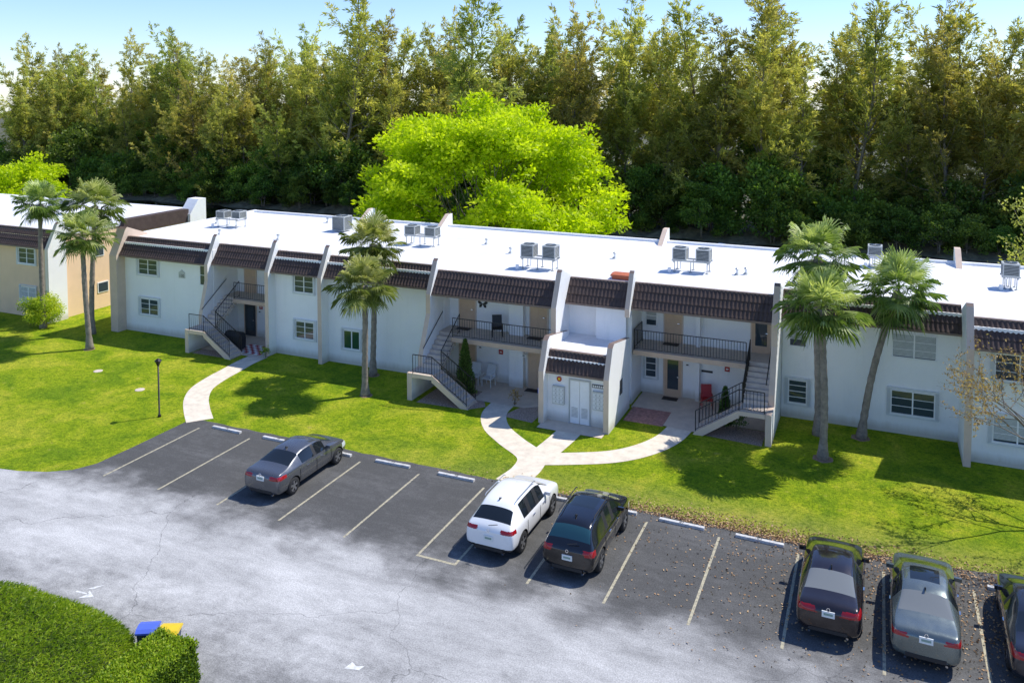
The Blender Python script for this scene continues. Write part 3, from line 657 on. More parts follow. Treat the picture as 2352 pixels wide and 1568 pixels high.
# ---------------- roof equipment
def condenser(root,c,s=.36,h=.62,zb=6.5):
    x,y=c; mb=MB(); z0=zb; z1=zb+h
    mb.box(x-s,x+s,y-s,y+s,z0,z0+.05,'acgrey'); mb.box(x-s,x+s,y-s,y+s,z1-.07,z1,'acgrey')
    for sx in(-1,1):
        for sy in (-1,1): mb.box(x+sx*s-(.05 if sx>0 else 0),x+sx*s+(.05 if sx<0 else 0),y+sy*s-(.05 if sy>0 else 0),y+sy*s+(.05 if sy<0 else 0),z0+.05,z1-.07,'acgrey')
    b=part(mb,'condenser_casing',root,rc=False)
    g=MB(); g.box(x-s+.03,x+s-.03,y-s+.03,y+s-.03,z0+.05,z1-.07,'acdark')
    k=z0+.1
    while k<z1-.1:
        g.box(x-s+.01,x+s-.01,y-s+.01,y+s-.01,k,k+.02,'acgrey'); k+=.07
    part(g,'side_grille',root,parent=b,rc=False)
    f=MB(); f.lathe([(s*.8,.002),(s*.8,.03),(s*.72,.03),(s*.72,.002)],(x,y,z1),'z','acdark',20)
    f.lathe([(0,.012),(s*.72,.012)],(x,y,z1),'z','acdark',20)
    for i in range(8):
        a=i*math.pi/8; f.tube([(x-math.cos(a)*s*.78,y-math.sin(a)*s*.78,z1+.03),(x+math.cos(a)*s*.78,y+math.sin(a)*s*.78,z1+.03)],.008,'acgrey',4)
    part(f,'fan_grille',root,parent=b,rc=False)
    return b
def acgroup(cs,stand=True,label='pair of grey rooftop air conditioning condensers on metal stand',s=.36,h=.62,zb=6.5):
    c0=cs[0]; root=thing('air_conditioner',label,'air conditioner',(c0[0],c0[1],5.86),'rooftop condensers')
    for c in cs: condenser(root,c,s,h,zb)
    if stand:
        mb=MB(); x0=min(c[0] for c in cs)-.4; x1=max(c[0] for c in cs)+.4; y0=min(c[1] for c in cs)-.35; y1=max(c[1] for c in cs)+.35
        for y in(y0+.05,y1-.05): mb.box(x0,x1,y-.03,y+.03,zb-.08,zb-.001,'metal')
        for x in (x0+.15,(x0+x1)/2,x1-.15):
            for y in (y0+.05,y1-.05): mb.tube([(x,y,5.865),(x,y,zb-.08)],.025,'metal',6); mb.lathe([(.0,0.01),(.09,0.01),(.09,.03),(.03,.05)],(x,y,5.855),'z','metal',10)
        for x in (x0+.1,x1-.1): mb.box(x-.03,x+.03,y0,y1,zb-.14,zb-.082,'metal')
        part(mb,'stand',root,rc=False)
        mb=MB(); mb.tube([(x0+.3,y1,5.87),(x0+.3,y1,6.2),(x0+.45,y1-.1,6.6)],.03,'white',6); part(mb,'conduit',root,rc=False)
        mb=MB(); mb.tube([(x0-.05,y0-.25,5.87),(x0-.05,y0-.25,6.1)],.09,'white',10); part(mb,'pipe_stub',root,rc=False)
acgroup([(-41.6,45.2),(-40.5,45.5)],h=.5); acgroup([(-26.2,44.7),(-24.8,44.7)],h=.55); acgroup([(-17.0,41.3),(-15.8,41.4)],h=.66)
acgroup([(-9.4,43.8),(-8.2,43.9)],h=.62); acgroup([(0.0,49.2)],h=.5,label='single grey rooftop air conditioning condenser on low stand')
acgroup([(6.0,46.3)],h=.6,label='single grey rooftop air conditioning condenser on low stand'); acgroup([(-33.0,47.0)],h=.95,s=.48,zb=5.95,stand=False,label='large grey condenser unit sitting on the roof')
H=thing('roof_hatch','low orange roof hatch on white roof','roof hatch',(-11.7,40.9,5.86))
mb=MB(); mb.box(-12.15,-11.25,40.5,41.2,5.862,6.02,'orangeh'); part(mb,'frame',H,rc=False)
mb=MB(); mb.prism([(40.42,6.02),(41.28,6.02),(41.25,6.1),(40.85,6.14),(40.45,6.1)],-12.22,-11.18,'orangeh'); part(mb,'lid',H)
for (x,y) in ((-43,46),(-39.5,42.5),(-30,44),(-22,46.5),(-19.5,44.5),(-13.5,45.5),(-6.5,44),(-6.1,44.3),(2,46),(-36,49.5),(-34.8,42.6),(-3,47.5)):
    e=thing('vent_pipe','short white vent pipe rising from roof','vent pipe',(x,y,5.86),'roof vent pipes')
    mb=MB(); mb.tube([(x,y,5.85),(x,y,6.15)],.06,'white',10); mb.lathe([(.16,0),(.07,.1),(.07,.1)],(x,y,5.862),'z','acgrey',12); part(mb,'pipe',e,rc=False)
    mb=MB(); mb.lathe([(0,.1),(.11,.03),(.11,0)],(x,y,6.15),'z','metal',12); part(mb,'cap',e,rc=False)
# ---------------- second building
L=thing('apartment_building','peach two storey apartment block with white roof and brown tiled eave','apartment building',(-58,42,0))
mb=MB(); mb.box(-75,-50.0,38.5,51.0,0,5.6,'peach'); part(mb,'wall',L,rc=False)
mb=MB(); mb.box(-75.3,-49.9,38.7,51.3,5.6,5.86,'roof',front='white'); part(mb,'roof',L,rc=False)
mansard(L,-75,-50.0,38.5)
fin(L,-50.0,-49.7,38.5,39.2,cols=('stucco','cream'),ext=.8)
fin(L,-57.6,-57.3,38.5,40.0,cols=('stucco','cream')); 
mb=MB(); mb.prism([(43.6,5.0),(50.0,5.0),(50.0,6.0),(43.9,6.0)],-50.3,-49.55,'tile'); part(mb,'side_eave',L)
mb=MB(); mb.prism([(49.9,4.5),(49.9,5.6),(50.8,6.7),(51.6,6.7),(51.6,4.5)],-50.4,-49.3,'stucco'); part(mb,'fin_wall',L)
window(L,-53.4,-51.8,3.65,4.7,38.5); window(L,-53.3,-51.8,1.0,2.05,38.5,.1,2,'glass',.02); window(L,-60.3,-58.8,3.65,4.7,38.5)
for (y,z) in ((41.5,3.7),(45.2,3.7),(41.8,1.1),(46,1.1)): 
    mb=MB(); mb.box(-49.998,-49.95,y,y+.9,z,z+.75,'white'); w_=part(mb,'side_window',L,rc=False)
    mb=MB(); mb.box(-49.949,-49.94,y+.06,y+.84,z+.06,z+.69,'glass'); part(mb,'glass',L,parent=w_,rc=False)
L2=acgroup([(-58,45),(-56.8,45)],h=.5)
# ---------------- furniture on patios
def chair(loc,k,rz=0,label='',rocker=False):
    e=thing('chair',label,'chair',loc); e.rotation_euler=(0,0,rz)
    mb=MB(); 
    for x in(-.26,.26):
        for y in (-.24,.24): mb.tube([(x,y,.04 if rocker else 0),(x,y*.9,.62 if y<0 else .42)],.02,k,6)
        mb.tube([(x,-.26,.62),(x,.22,.62),(x,.26,.42)],.02,k,6)
        if rocker: mb.tube([(x,-.45,.10),(x,-.2,.03),(x,.2,.03),(x,.5,.12)],.02,k,6)
    o=mb.build('frame',e)
    mb=MB(); mb.box(-.25,.25,-.26,.22,.40,.45,k); o=mb.build('seat',e)
    mb=MB(); mb.prism([(.20,.45),(.26,.45),(.42,1.02),(.36,1.02)],-.25,.25,k); o=mb.build('backrest',e); recalc(o)
chair((-17.7,38.7,2.75),'black',.5,'black rocking chair on the upper balcony',True)
chair((-19.1,38.9,.02),'offwhite',.15,'white patio chair against the wall'); chair((-18.3,38.9,.02),'offwhite',-.1,'white patio chair against the wall')
chair((-7.3,40.4,.02),'red',.3,'dark red cushioned patio chair')
for (x,y,z) in ((-9.2,40.9,2.76),(-9.2,40.8,.03),(-15.8,39.1,2.76),(-19.9,39.2,2.76),(-15.9,39.1,.03)):
    e=MB(); e.box(x-.38,x+.38,y-.22,y+.22,z,z+.015,'trim'); o=e.build('door_mat',None,(x,y,z)); tag(o,'dark rectangular door mat at a doorway','door mat','door mats')
mb=MB()
for i in range(8):
    for j in range(6):
        mb.box(-34.5+i*.24,-34.5+(i+1)*.24,38.1+j*.24,38.1+(j+1)*.24,.021,.03,'red' if (i+j)%2 else 'white')
tag(mb.build('patio_rug',None,(-34,38.8,0)),'red and white checkered rug on patio','rug')
e=thing('barbecue_grill','barbecue grill under black cover on patio','grill',(-34.6,38.3,.02))
mb=MB(); mb.prism([(-.3,.12),(.3,.12),(.33,.75),(.26,1.0),(.1,1.12),(-.14,1.1),(-.3,.92),(-.33,.7)],-.55,.55,'trim'); o=mb.build('cover',e); recalc(o); bv=o.modifiers.new('b','BEVEL'); bv.width=.06; bv.segments=3
for x in(-.4,.4):
    for y in (-.2,.2): mb=MB(); mb.tube([(x,y,0),(x,y,.2)],.03,'metal',6); mb.build('leg',e)
def shrub(loc,seed,rx,ry,h,per,matk,label,cat='shrub',ncl=14,rc=.35,ls=.09,group=None,name='shrub'):
    e=thing(name,label,cat,(0,0,0),group); broadleaf(e,seed,h,rx,ry,.1,ncl,rc,per,ls,ls*.55,matk,.85,.35,1,.04); e.location=loc; return e
shrub((-49.5,37.2,0),3,1.05,.95,2.1,1500,'bush','rounded yellow-green shrub at the foot of a palm',ncl=34,rc=.5,ls=.11)
shrub((-16.0,37.0,0),5,.3,.3,.8,500,'orange','small reddish patio shrub in rock bed',ncl=8,rc=.2)
shrub((-32.0,37.9,0),6,.25,.25,.6,700,'hedge','small leafy plant beside the path',ncl=8,rc=.18)
def conifer(loc,h,r,label):
    e=thing('cypress',label,'shrub',(0,0,0)); rs=np.random.RandomState(int(h*10)); n=5200
    t=rs.rand(n)**1.3; a=rs.rand(n)*6.28; q=r*(1-t)**.8*(.75+.25*np.sin(a*5+t*20))*(rs.rand(n)**.3)
    C=np.stack([np.cos(a)*q,np.sin(a)*q,.15+t*(h-.2)],1); D=np.stack([np.cos(a)*.6,np.sin(a)*.6,np.full(n,1.)],1)+rs.normal(0,.3,(n,3))
    mb=MB(); mb.tube([(0,0,0),(0,0,h*.8)],[.06,.02],'bark',6); mb.build('trunk',e)
    leaf_obj('crown',e,C,D,.14,.05,rs.rand(n),'cone'); e.location=loc
conifer((-18.75,37.1,0),2.9,.62,'dense dark conical cypress beside the staircase')
conifer((-6.1,38.3,0),1.9,.35,'slim upright green plant beside the staircase')
shrub((-5.6,38.2,0),8,.5,.4,1.0,620,'cone','low leafy plant in rock bed under stairs',ncl=10,rc=.3)
e=thing('lamp_post','slim black lamp post standing on the lawn','street lamp',(-30.8,28.95,0))
mb=MB(); mb.tube([(0,0,0),(0,0,.12),(0,0,.13),(0,0,2.5)],[.09,.06,.04,.04],'rail',10); mb.build('post',e,smooth=True)
mb=MB(); mb.lathe([(.05,2.45),(.14,2.66),(.17,2.7),(.0,2.82)],(0,0,0),'z','rail',10); mb.build('lantern_frame',e)
mb=MB(); mb.lathe([(.06,2.5),(.13,2.65)],(0,0,0),'z','offwhite',10); mb.build('lantern_glass',e)
# ================================================================ PALMS
def palm(seed,H,lean=(0,0),cr=1.0):
    r=random.Random(seed); root=thing('palm_tree','cabbage palm with ball of fan fronds on the lawn','palm tree',(0,0,0),'palms on the lawn')
    mb=MB(); P=[];rs_=[]
    for i in range(33):
        t=i/32; P.append((lean[0]*(t**1.3)+.05*math.sin(t*5+seed),lean[1]*(t**1.3),H*t)); rs_.append(.15*(1-.25*t)+(.09*(1-t*8) if t<.12 else 0)+.014*(i%2)+r.uniform(0,.012)+(.07 if t>.93 else 0))
    mb.tube(P,rs_,'palmbark',12); part(mb,'trunk',root,True)
    top=Vector(P[-1]); V=[];F=[];T=[]
    nf=52
    for k in range(nf):
        az=k*2.399963+r.uniform(-.25,.25); q=(k+.5)/nf
        el=rad(84-138*q+r.uniform(-12,12)); pl=r.uniform(.60,1.16)*cr*(.85 if q>.75 else 1)
        d=Vector((math.cos(az)*math.cos(el),math.sin(az)*math.cos(el),math.sin(el)))
        side=Vector((-math.sin(az),math.cos(az),0)); nrm=side.cross(d)
        base=top+Vector((0,0,.1)); tip=base+d*pl-Vector((0,0,.12*pl))
        o=len(V); V+= [base-side*.02,base+side*.02,tip+side*.012,tip-side*.012]; F.append([o,o+1,o+2,o+3]); T.append(.45)
        nl=22; fr=r.uniform(.70,1.05)*cr; tn=r.uniform(-.28,.26)+(.28 if q<.38 else 0)-.16*q
        for j in range(nl):
            a=rad(-108+216*j/(nl-1))
            ld=(d*math.cos(a)+side*math.sin(a)+nrm*(abs(math.sin(a))*.35)*.6).normalized()
            L=fr*(.70+.30*math.cos(a*.7))*r.uniform(.86,1.12); w=.034*cr
            sd=ld.cross(nrm).normalized()
            m=tip+ld*L*.45; e1=tip+ld*L*.82-Vector((0,0,L*.05)); e=tip+ld*L*1.0-Vector((0,0,L*r.uniform(.12,.40)))
            o=len(V); V+= [tip-sd*.006,m-sd*w,e1-sd*w*.45,e,e1+sd*w*.45,m+sd*w]; F.append([o,o+1,o+2,o+3,o+4,o+5]); T.append(.42+tn+r.uniform(-.22,.22)+.16*math.cos(a))
    me=bpy.data.meshes.new('fronds'); me.from_pydata([tuple(v) for v in V],[],F)
    at=me.attributes.new('tint','FLOAT','FACE'); at.data.foreach_set('value',[min(1,max(0,t)) for t in T]); me.materials.append(M['palm'])
    ob=bpy.data.objects.new('crown',me); COL.objects.link(ob); ob.parent=root
    dd=MB()
    for k in range(18):
        az=r.uniform(0,6.28); d=Vector((math.cos(az)*.45,math.sin(az)*.45,-.9)); p=top+Vector((math.cos(az)*.1,math.sin(az)*.1,-.05)); side=Vector((-math.sin(az),math.cos(az),0))
        e=p+d*r.uniform(.6,1.1)
        for s in (-.35,-.15,0,.15,.35): dd.add([p,p.lerp(e,.6)+side*(s-.03),e+side*s*1.3,p.lerp(e,.6)+side*(s+.03)],[(0,1,2,3)],'deadfrond')
    part(dd,'dead_fronds',root,rc=False)
    return root
for i,(loc,H_,ln,cr,lb) in enumerate([((-49.3,37.0,0),8.0,(-.1,.2),.98,'slender cabbage palm rising beside peach building'),((-42.7,35.0,0),6.75,(-.35,0),1.0,'cabbage palm standing alone on lawn'),((-45.2,37.3,0),8.1,(.3,.2),1.12,'tall cabbage palm close to the building corner'),
    ((-23.4,35.2,0),5.6,(-.15,.1),1.03,'cabbage palm on lawn before white building'),((-24.7,37.9,0),7.1,(0,.1),1.02,'taller cabbage palm close against the white wall'),
    ((-1.8,36.7,0),6.35,(-.1,-.1),1.12,'stout cabbage palm on shaded lawn'),((-2.2,39.2,0),8.0,(-.1,.1),1.08,'taller cabbage palm behind a stout one'),((-.4,39.6,0),6.7,(1.35,.0),1.08,'cabbage palm with curved leaning trunk')]):
    p=palm(20+i,H_,ln,cr); p.location=loc; p['label']=lb
# ================================================================ WOODS
cas=[casuarina(100,24,6.0),casuarina(101,22,5.8,.04,48),casuarina(102,25,4.8,.12,42,2),casuarina(103,20,6.6,.05,46,5),casuarina(104,23,5.6,.12,42,6),casuarina(105,21,6.0,.06,46,5)]
used_map={}
def place(protos,i,loc,rz,sc,label):
    if not used_map.get(protos[i].name): 
        used_map[protos[i].name]=True; p=protos[i]; p.location=loc; p.rotation_euler=(0,0,rz); p.scale=(sc,sc,sc); p['label']=label; return p
    return copy_thing(protos[i],loc,rz,sc,label)
rr=random.Random(5)
lab='tall feathery olive-green pine on the canal bank'
for row,(v,step,lo,hi) in enumerate(((89.5,4.9,.52,.90),(95.0,4.2,.70,.94),(101.5,4.0,.76,.95))):
    u=-124-row*4
    while u<17+row*2:
        k=rr.randrange(6); s=rr.uniform(lo,hi)
        if rr.random()<.13: s=rr.uniform(.98,1.10)
        if u<-85: s*=.92
        if u>-15: s*=1.03
        place(cas,k,(u+rr.uniform(-1.6,1.6),v+rr.uniform(-2,2),.3),rr.uniform(0,6.28),s,lab)
        u+=step*rr.uniform(.65,1.35)
und=[]
for i,(H_,rx) in enumerate(((8,3.6),(11,3.8),(6,3.4))):
    e=thing('understory_tree','dark broadleaf tree crowding the canal bank','tree',(0,0,0),'broadleaf trees under the pines'); und.append(broadleaf(e,60+i,H_,rx,rx*.9,-.6,50,1.15,75,.40,.24,'under',.6,.35,2,.14))
for row,(v,step,lo,hi) in enumerate(((86.4,2.8,.35,.62),(88.6,3.4,.6,1.15),(94,5.2,.7,1.2))):
    u=-126
    while u<18:
        place(und,rr.randrange(3),(u+rr.uniform(-1,1),v+rr.uniform(-.8,.8),.15),rr.uniform(0,6.28),rr.uniform(lo,hi),'dark broadleaf tree crowding the canal bank'); u+=step*rr.uniform(.75,1.3)
e=thing('lime_green_tree','huge spreading tree with bright yellow-green layered crown','tree',(0,0,0))
def bigtree(e):
    rs=np.random.RandomState(77); cen=[];rr_=[]
    lobes=[]
    for i in range(84):
        t=rs.rand(); z=1.5+9.8*t; prof=max(.2,1-max(0,(t-.35)/.74)**2.8)**.5 if t>.35 else .80+.2*(t/.35)
        a=i*2.399+rs.uniform(-.3,.3); q=rs.uniform(.62,1.0)
        x=math.cos(a)*10.9*prof*q
        lobes.append((x*(.93 if x>0 else 1),math.sin(a)*8.4*prof*q,z,rs.uniform(1.5,2.6)))
    for i in range(16): a=i*.39+.2; lobes.append((math.cos(a)*rs.uniform(1.0,7.4),math.sin(a)*4.5,rs.uniform(10.4,12.7),rs.uniform(1.5,2.4)))
    for (x,y,z,r_) in lobes:
        out=np.array([x/12,y/10,.3]); out/=np.linalg.norm(out)
        for k in range(13):
            d=unit(rs.normal(size=(1,3)))[0]+out*.25
            q=rs.uniform(.6,1.15)
            cen.append((x+d[0]*r_*q,y+d[1]*r_*q,max(1,z+d[2]*r_*.9*q))); rr_.append(rs.uniform(.45,1.2))
    C,D,T=clump_cloud(rs,cen,rr_,88,.62); n=len(C)
    rad_=np.hypot(C[:,0]/12.3,C[:,1]/9.5); T=T+.12*(C[:,2]-7)/7+.2*(rad_-.7)  # tint lighter toward top and rim, sunlight put into leaf colour
    D[:,2]=D[:,2]*.75+.1
    mb=MB(); 
    for k in range(5):
        a=k*1.257; b=Vector((math.cos(a)*.35,math.sin(a)*.3,0)); m=Vector((math.cos(a)*2.2,math.sin(a)*1.8,3.2)); mb.tube([b,b.lerp(m,.5),m],[.34,.28,.2],'bark',8)
        for i in range(k,len(lobes),8):
            c=Vector(lobes[i][:3])*.9; mb.tube([m,m.lerp(c,.5)+Vector((0,0,-.5)),c],[.09,.05,.02],'bark',5,False)
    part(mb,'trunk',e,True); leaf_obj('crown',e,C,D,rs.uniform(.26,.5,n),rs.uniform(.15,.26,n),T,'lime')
bigtree(e); e.location=(-29.7,62.5,0)
e=thing('lime_green_tree','smaller yellow-green leafy tree behind peach building','tree',(0,0,0)); broadleaf(e,90,8.2,6.0,5.5,1.5,110,1.2,110,.3,.18,'lime',.5,.5,2,.2); e.location=(-85.5,61,0)
e=thing('broadleaf_tree','pale olive leafy tree behind the white roof','tree',(0,0,0)); broadleaf(e,91,10.2,2.6,2.6,3,46,.65,85,.22,.12,'paleolive',.6,.3,1,.12); e.location=(8.7,56,0)
for i,(u,v,s,mk) in enumerate(((-52,70,1.6,'cone'),(-45,68,1.3,'hedge'),(-20,67,1.8,'orange'),(-57,71,1.2,'cone'),(-14,69,1.3,'cone'))):
    shrub((u,v,0),200+i,s*1.5,s,s*1.3,90,mk,'low wild shrub on the near canal bank',ncl=18,rc=.7,ls=.25)
def sparse(loc,seed,H_,Rr,leaves,label):
    r=random.Random(seed); rs=np.random.RandomState(seed); e=thing('sparse_tree',label,'tree',(0,0,0)); mb=MB(); tips=[]
    def br(p,d,L,rad_,lv):
        q=p+d*L*.5+Vector((r.gauss(0,.05),r.gauss(0,.05),0))*L; t=p+d*L
        mb.tube([p,q,t],[rad_,rad_*.8,rad_*.6],'bark',5,False)
        if lv==0: tips.append((p,t)); return
        if lv<=2: tips.append((q,t))
        for k in range(3):
            nd=(d+Vector((r.gauss(0,.55),r.gauss(0,.55),r.gauss(.12,.35)))).normalized(); br(t if k else q,nd,L*r.uniform(.62,.85),rad_*.58,lv-1)
    mb.tube([(0,0,0),(.05,0,H_*.25)],[.12,.09],'bark',8)
    for k in range(5):
        a=k*1.257+r.uniform(-.3,.3); br(Vector((.05,0,H_*.25)),Vector((math.cos(a)*.7,math.sin(a)*.7,.75)).normalized(),H_*.24,.05,4)
    part(mb,'trunk',e,True)
    C=[]
    for _ in range(leaves):
        a,b=r.choice(tips); C.append(tuple(a.lerp(b,r.random())+Vector((r.gauss(0,.04),r.gauss(0,.04),r.gauss(0,.04)))))
    C=np.array(C); n=len(C); D=rs.normal(size=(n,3)); D[:,2]-=.4
    leaf_obj('crown',e,C,D,.11,.055,rs.rand(n),'orange'); e.location=loc
sparse((6.3,34.6,0),4,7.8,3,4400,'nearly bare tree with sparse orange-brown leaves')
sparse((9.3,30.5,0),9,7.5,3,5000,'nearly bare tree beside the parking row')
# ================================================================ HEDGES AND BINS
def hedge(name,label,surf,n,ls,lw,matk,hull):
    e=thing(name,label,'hedge',(0,0,0)); hull(e); C,D,T=surf(n); leaf_obj('leaves',e,C,D,ls,lw,T,matk); return e
HH=1.15
def hump(x,y):
    cx,cy=-21.0,13.3; a=(np.abs((x-cx)/3.6)**4+np.abs((y-cy)/3.1)**4)
    return np.maximum(0,1-a**1.8)**.35*(HH+.04*np.sin(x*2.1)+.03*np.sin(y*2.7+x))
def s1(n):
    x=NR.uniform(-25,-17,n); y=NR.uniform(9.5,16.7,n); h=hump(x,y); k=h>.05; x,y,h=x[k],y[k],h[k]; m=len(x)
    z=h*(1-.6*NR.rand(m)**2.0)+.02
    D=np.stack([.6*np.ones(m)+NR.normal(0,.55,m),.2+NR.normal(0,.55,m),.3+NR.normal(0,.4,m)],1)
    T=.46+.16*np.sin(x*1.9+y*1.3)*np.sin(y*2.7-x*.8)+.14*np.sin(x*4+y*13)*np.sin(x*9-y*3)+NR.normal(0,.18,m)
    return np.stack([x,y,z],1),D,T
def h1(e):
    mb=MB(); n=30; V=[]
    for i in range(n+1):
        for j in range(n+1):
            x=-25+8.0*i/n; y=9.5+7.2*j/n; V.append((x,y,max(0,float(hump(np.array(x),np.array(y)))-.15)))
    mb.add(V,[(i*(n+1)+j,(i+1)*(n+1)+j,(i+1)*(n+1)+j+1,i*(n+1)+j+1) for i in range(n) for j in range(n)],'hull'); mb.build('inner_hull',e,smooth=True)
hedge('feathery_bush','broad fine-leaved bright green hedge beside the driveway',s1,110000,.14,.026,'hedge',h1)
def s2(n):
    x=NR.uniform(-17.25,-16.0,n); y=NR.uniform(12.6,16.0,n); z=1.1*NR.rand(n)
    f=NR.randint(0,5,n); x=np.where(f==0,-16.0,x); y=np.where(f==1,16.0,y); z=np.where(f==2,1.1,z); x=np.where(f==3,-17.25,x); y=np.where(f==4,12.6,y)
    b=.04*np.sin(x*5)+.04*np.sin(y*6+z*4)
    C=np.stack([x+NR.normal(0,.035,n)+b*.6,y+NR.normal(0,.035,n)+b*.6,z+NR.normal(0,.035,n)+b*.4],1); D=NR.normal(size=(n,3)); D[:,2]+=.5
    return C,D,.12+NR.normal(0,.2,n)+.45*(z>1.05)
def h2(e):
    mb=MB(); mb.box(-17.15,-16.1,12.7,15.9,0,1.0,'hull'); mb.build('inner_hull',e)
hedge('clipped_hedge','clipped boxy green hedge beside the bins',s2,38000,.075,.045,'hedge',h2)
for (x,y,rz,lk,lb) in ((-17.85,16.2,.5,'bluelid','wheeled bin with blue lid behind hedge'),(-17.25,16.38,.45,'yellowlid','wheeled bin with yellow lid behind hedge')):
    e=thing('wheeled_bin',lb,'bin',(x,y,0)); e.rotation_euler=(0,0,rz); e.scale=(.78,.78,.84)
    mb=MB(); a,b=.22,.3; vs=[(-a,-a,.06),(a,-a,.06),(a,a,.06),(-a,a,.06),(-b,-b,1.0),(b,-b,1.0),(b,b,1.0),(-b,b,1.0)]
    mb.add(vs,[(0,3,2,1),(0,1,5,4),(1,2,6,5),(2,3,7,6),(3,0,4,7)],'bindark'); mb.build('body',e)
    mb=MB(); mb.prism([(-.34,1.0),(.34,1.0),(.33,1.06),(.1,1.13),(-.2,1.12),(-.33,1.05)],-.34,.34,lk); o=mb.build('lid',e); recalc(o); bv=o.modifiers.new('b','BEVEL'); bv.width=.03; bv.segments=2
    for sx in (-.24,.24):
        mb=MB(); mb.lathe([(0,-.03),(.1,-.03),(.1,.03),(0,.03)],(sx,.26,.1),'x','rubber',14); mb.build('wheel',e)
    mb=MB(); mb.tube([(-.2,.38,1.0),(.2,.38,1.0)],.02,lk,6); mb.build('handle',e)
# ================================================================ CARS
def evalmesh(ob):
    bpy.context.view_layer.update(); dg=bpy.context.evaluated_depsgraph_get(); return bpy.data.meshes.new_from_object(ob.evaluated_get(dg))
def islands(fs):
    par={}
    def find(a):
        while par[a]!=a: par[a]=par[par[a]]; a=par[a]
        return a
    for f in fs:
        for v in f: par.setdefault(v,v)
        for v in f[1:]: par[find(v)]=find(f[0])
    d={}
    for f in fs: d.setdefault(find(f[0]),[]).append(f)
    return [x for x in d.values() if len(x)>6]
def make_car(name,label,st,spec,paintmat,loc,rz=0.0,cat='car'):
    W2=spec['w']; root=thing(name,label,cat,(0,0,0),'cars parked in the stalls')
    V=[];rings=[]
    for (y,w,zb,belt,top,wt,ts,tt) in st:
        gh=top-belt
        if gh>.2: half=[(0,zb),(w*.86,zb),(w*.97,zb+.16),(w,zb+.40*(belt-zb)+.1),(w*.985,belt-.10),(w*.93,belt),(wt,top-.07),(wt*.72,top-.012),(0,top+.012)]
        else: half=[(0,zb),(w*.86,zb),(w*.97,zb+.14),(w,zb+.45*(belt-zb)),(w*.975,belt-.09),(w*.91,belt-.01),(wt,belt+(top-belt)*.7),(wt*.6,top),(0,top+.01)]
        ring=[(x,y,z) for x,z in half]+[(-x,y,z) for x,z in half[7:0:-1]]
        o=len(V); V+=ring; rings.append(list(range(o,o+16)))
    F=[];T=[]
    for i in range(len(st)-1):
        ts,tt=st[i][6],st[i][7]
        for k in range(16):
            a,b=rings[i],rings[i+1]; F.append([a[k],b[k],b[(k+1)%16],a[(k+1)%16]])
            t=0
            if k==5: t={'b':0,'g':3,'p':9}[ts]
            if k==10: t={'b':0,'g':4,'p':9}[ts]
            if k in (6,7,8,9): t={'b':0,'w':1,'r':2,'s':11}[tt] if not (tt=='s' and k in (6,9)) else 0
            T.append(t)
    for rg,fl in ((rings[0],False),(rings[-1],True)):
        for k in range(8):
            q=[rg[k],rg[k+1],rg[(16-k-1)%16],rg[(16-k)%16]]
            q=list(dict.fromkeys(q)); q=q if fl else q[::-1]; F.append(q); T.append(0)
    me=bpy.data.meshes.new('b'); me.from_pydata(V,[],F)
    g=M[spec.get('rear','autoglass')]
    for _ in range(12): me.materials.append(M['well'])
    me.polygons.foreach_set('material_index',T); me.update()
    ob=bpy.data.objects.new('b',me); COL.objects.link(ob); recalc(ob)
    cr=me.attributes.new('crease_edge','FLOAT','EDGE'); 
    for ed in me.edges:
        a,b=ed.vertices; ka,kb=a%16,b%16
        v=0
        if ka==kb and ka in (5,11) : v=.6
        if ka==kb and ka in (6,10) : v=.35
        if a//16==b//16 and (a//16 in (0,len(st)-1)): v=.25
        cr.data[ed.index].value=v
    ss=ob.modifiers.new('s','SUBSURF'); ss.levels=3; ss.render_levels=3
    m2=evalmesh(ob); bpy.data.objects.remove(ob)
    Ln=st[-1][0]; tl=spec['tail']; hl=spec['head']
    for p in m2.polygons:
        c=p.center
        if p.material_index==0:
            if c.y<tl[0] and tl[1]<abs(c.x) and tl[2]<c.z<tl[3]: p.material_index=5 if c.x>0 else 6
            elif c.y>Ln-hl[0] and abs(c.x)>hl[1] and hl[2]<c.z<hl[3]: p.material_index=7 if c.x>0 else 8
            elif c.z<spec.get('clad',.30): p.material_index=9
            elif c.y>Ln-.12 and abs(c.x)<.45 and .38<c.z<.62: p.material_index=9
    o2=bpy.data.objects.new('b2',m2); COL.objects.link(o2)
    cut=MB(); rw=spec['rw']; 
    for y in spec['wy']:
        for s in (-1,1):
            x0=s*(W2-.28); x1=s*(W2+.15); cut.lathe([(0,min(x0,x1)),(rw+.06,min(x0,x1)),(rw+.06,max(x0,x1)),(0,max(x0,x1))],(0,y,rw),'x','well',28)
    co=cut.build('cut'); bm=bmesh.new(); bm.from_mesh(co.data); bmesh.ops.remove_doubles(bm,verts=bm.verts,dist=1e-4); bmesh.ops.recalc_face_normals(bm,faces=bm.faces); bm.to_mesh(co.data); bm.free()
    co.data.materials.clear()
    for _ in range(12): co.data.materials.append(M['well'])
    for p in co.data.polygons: p.material_index=10
    bo=o2.modifiers.new('x','BOOLEAN'); bo.operation='DIFFERENCE'; bo.object=co; bo.solver='EXACT'
    m3=evalmesh(o2); bpy.data.objects.remove(o2); bpy.data.objects.remove(co)
    names={0:('body',paintmat),1:('windshield',M['autoglass']),2:('rear_window',g),3:('side_window',M['autoglass']),4:('side_window',M['autoglass']),5:('taillight',M['tail']),6:('taillight',M['tail']),7:('headlight',M['head']),8:('headlight',M['head']),9:('lower_trim',M['trim']),10:('wheel_well',M['well']),11:('sunroof',M['autoglass'])}
    co_=[v.co.copy() for v in m3.vertices]
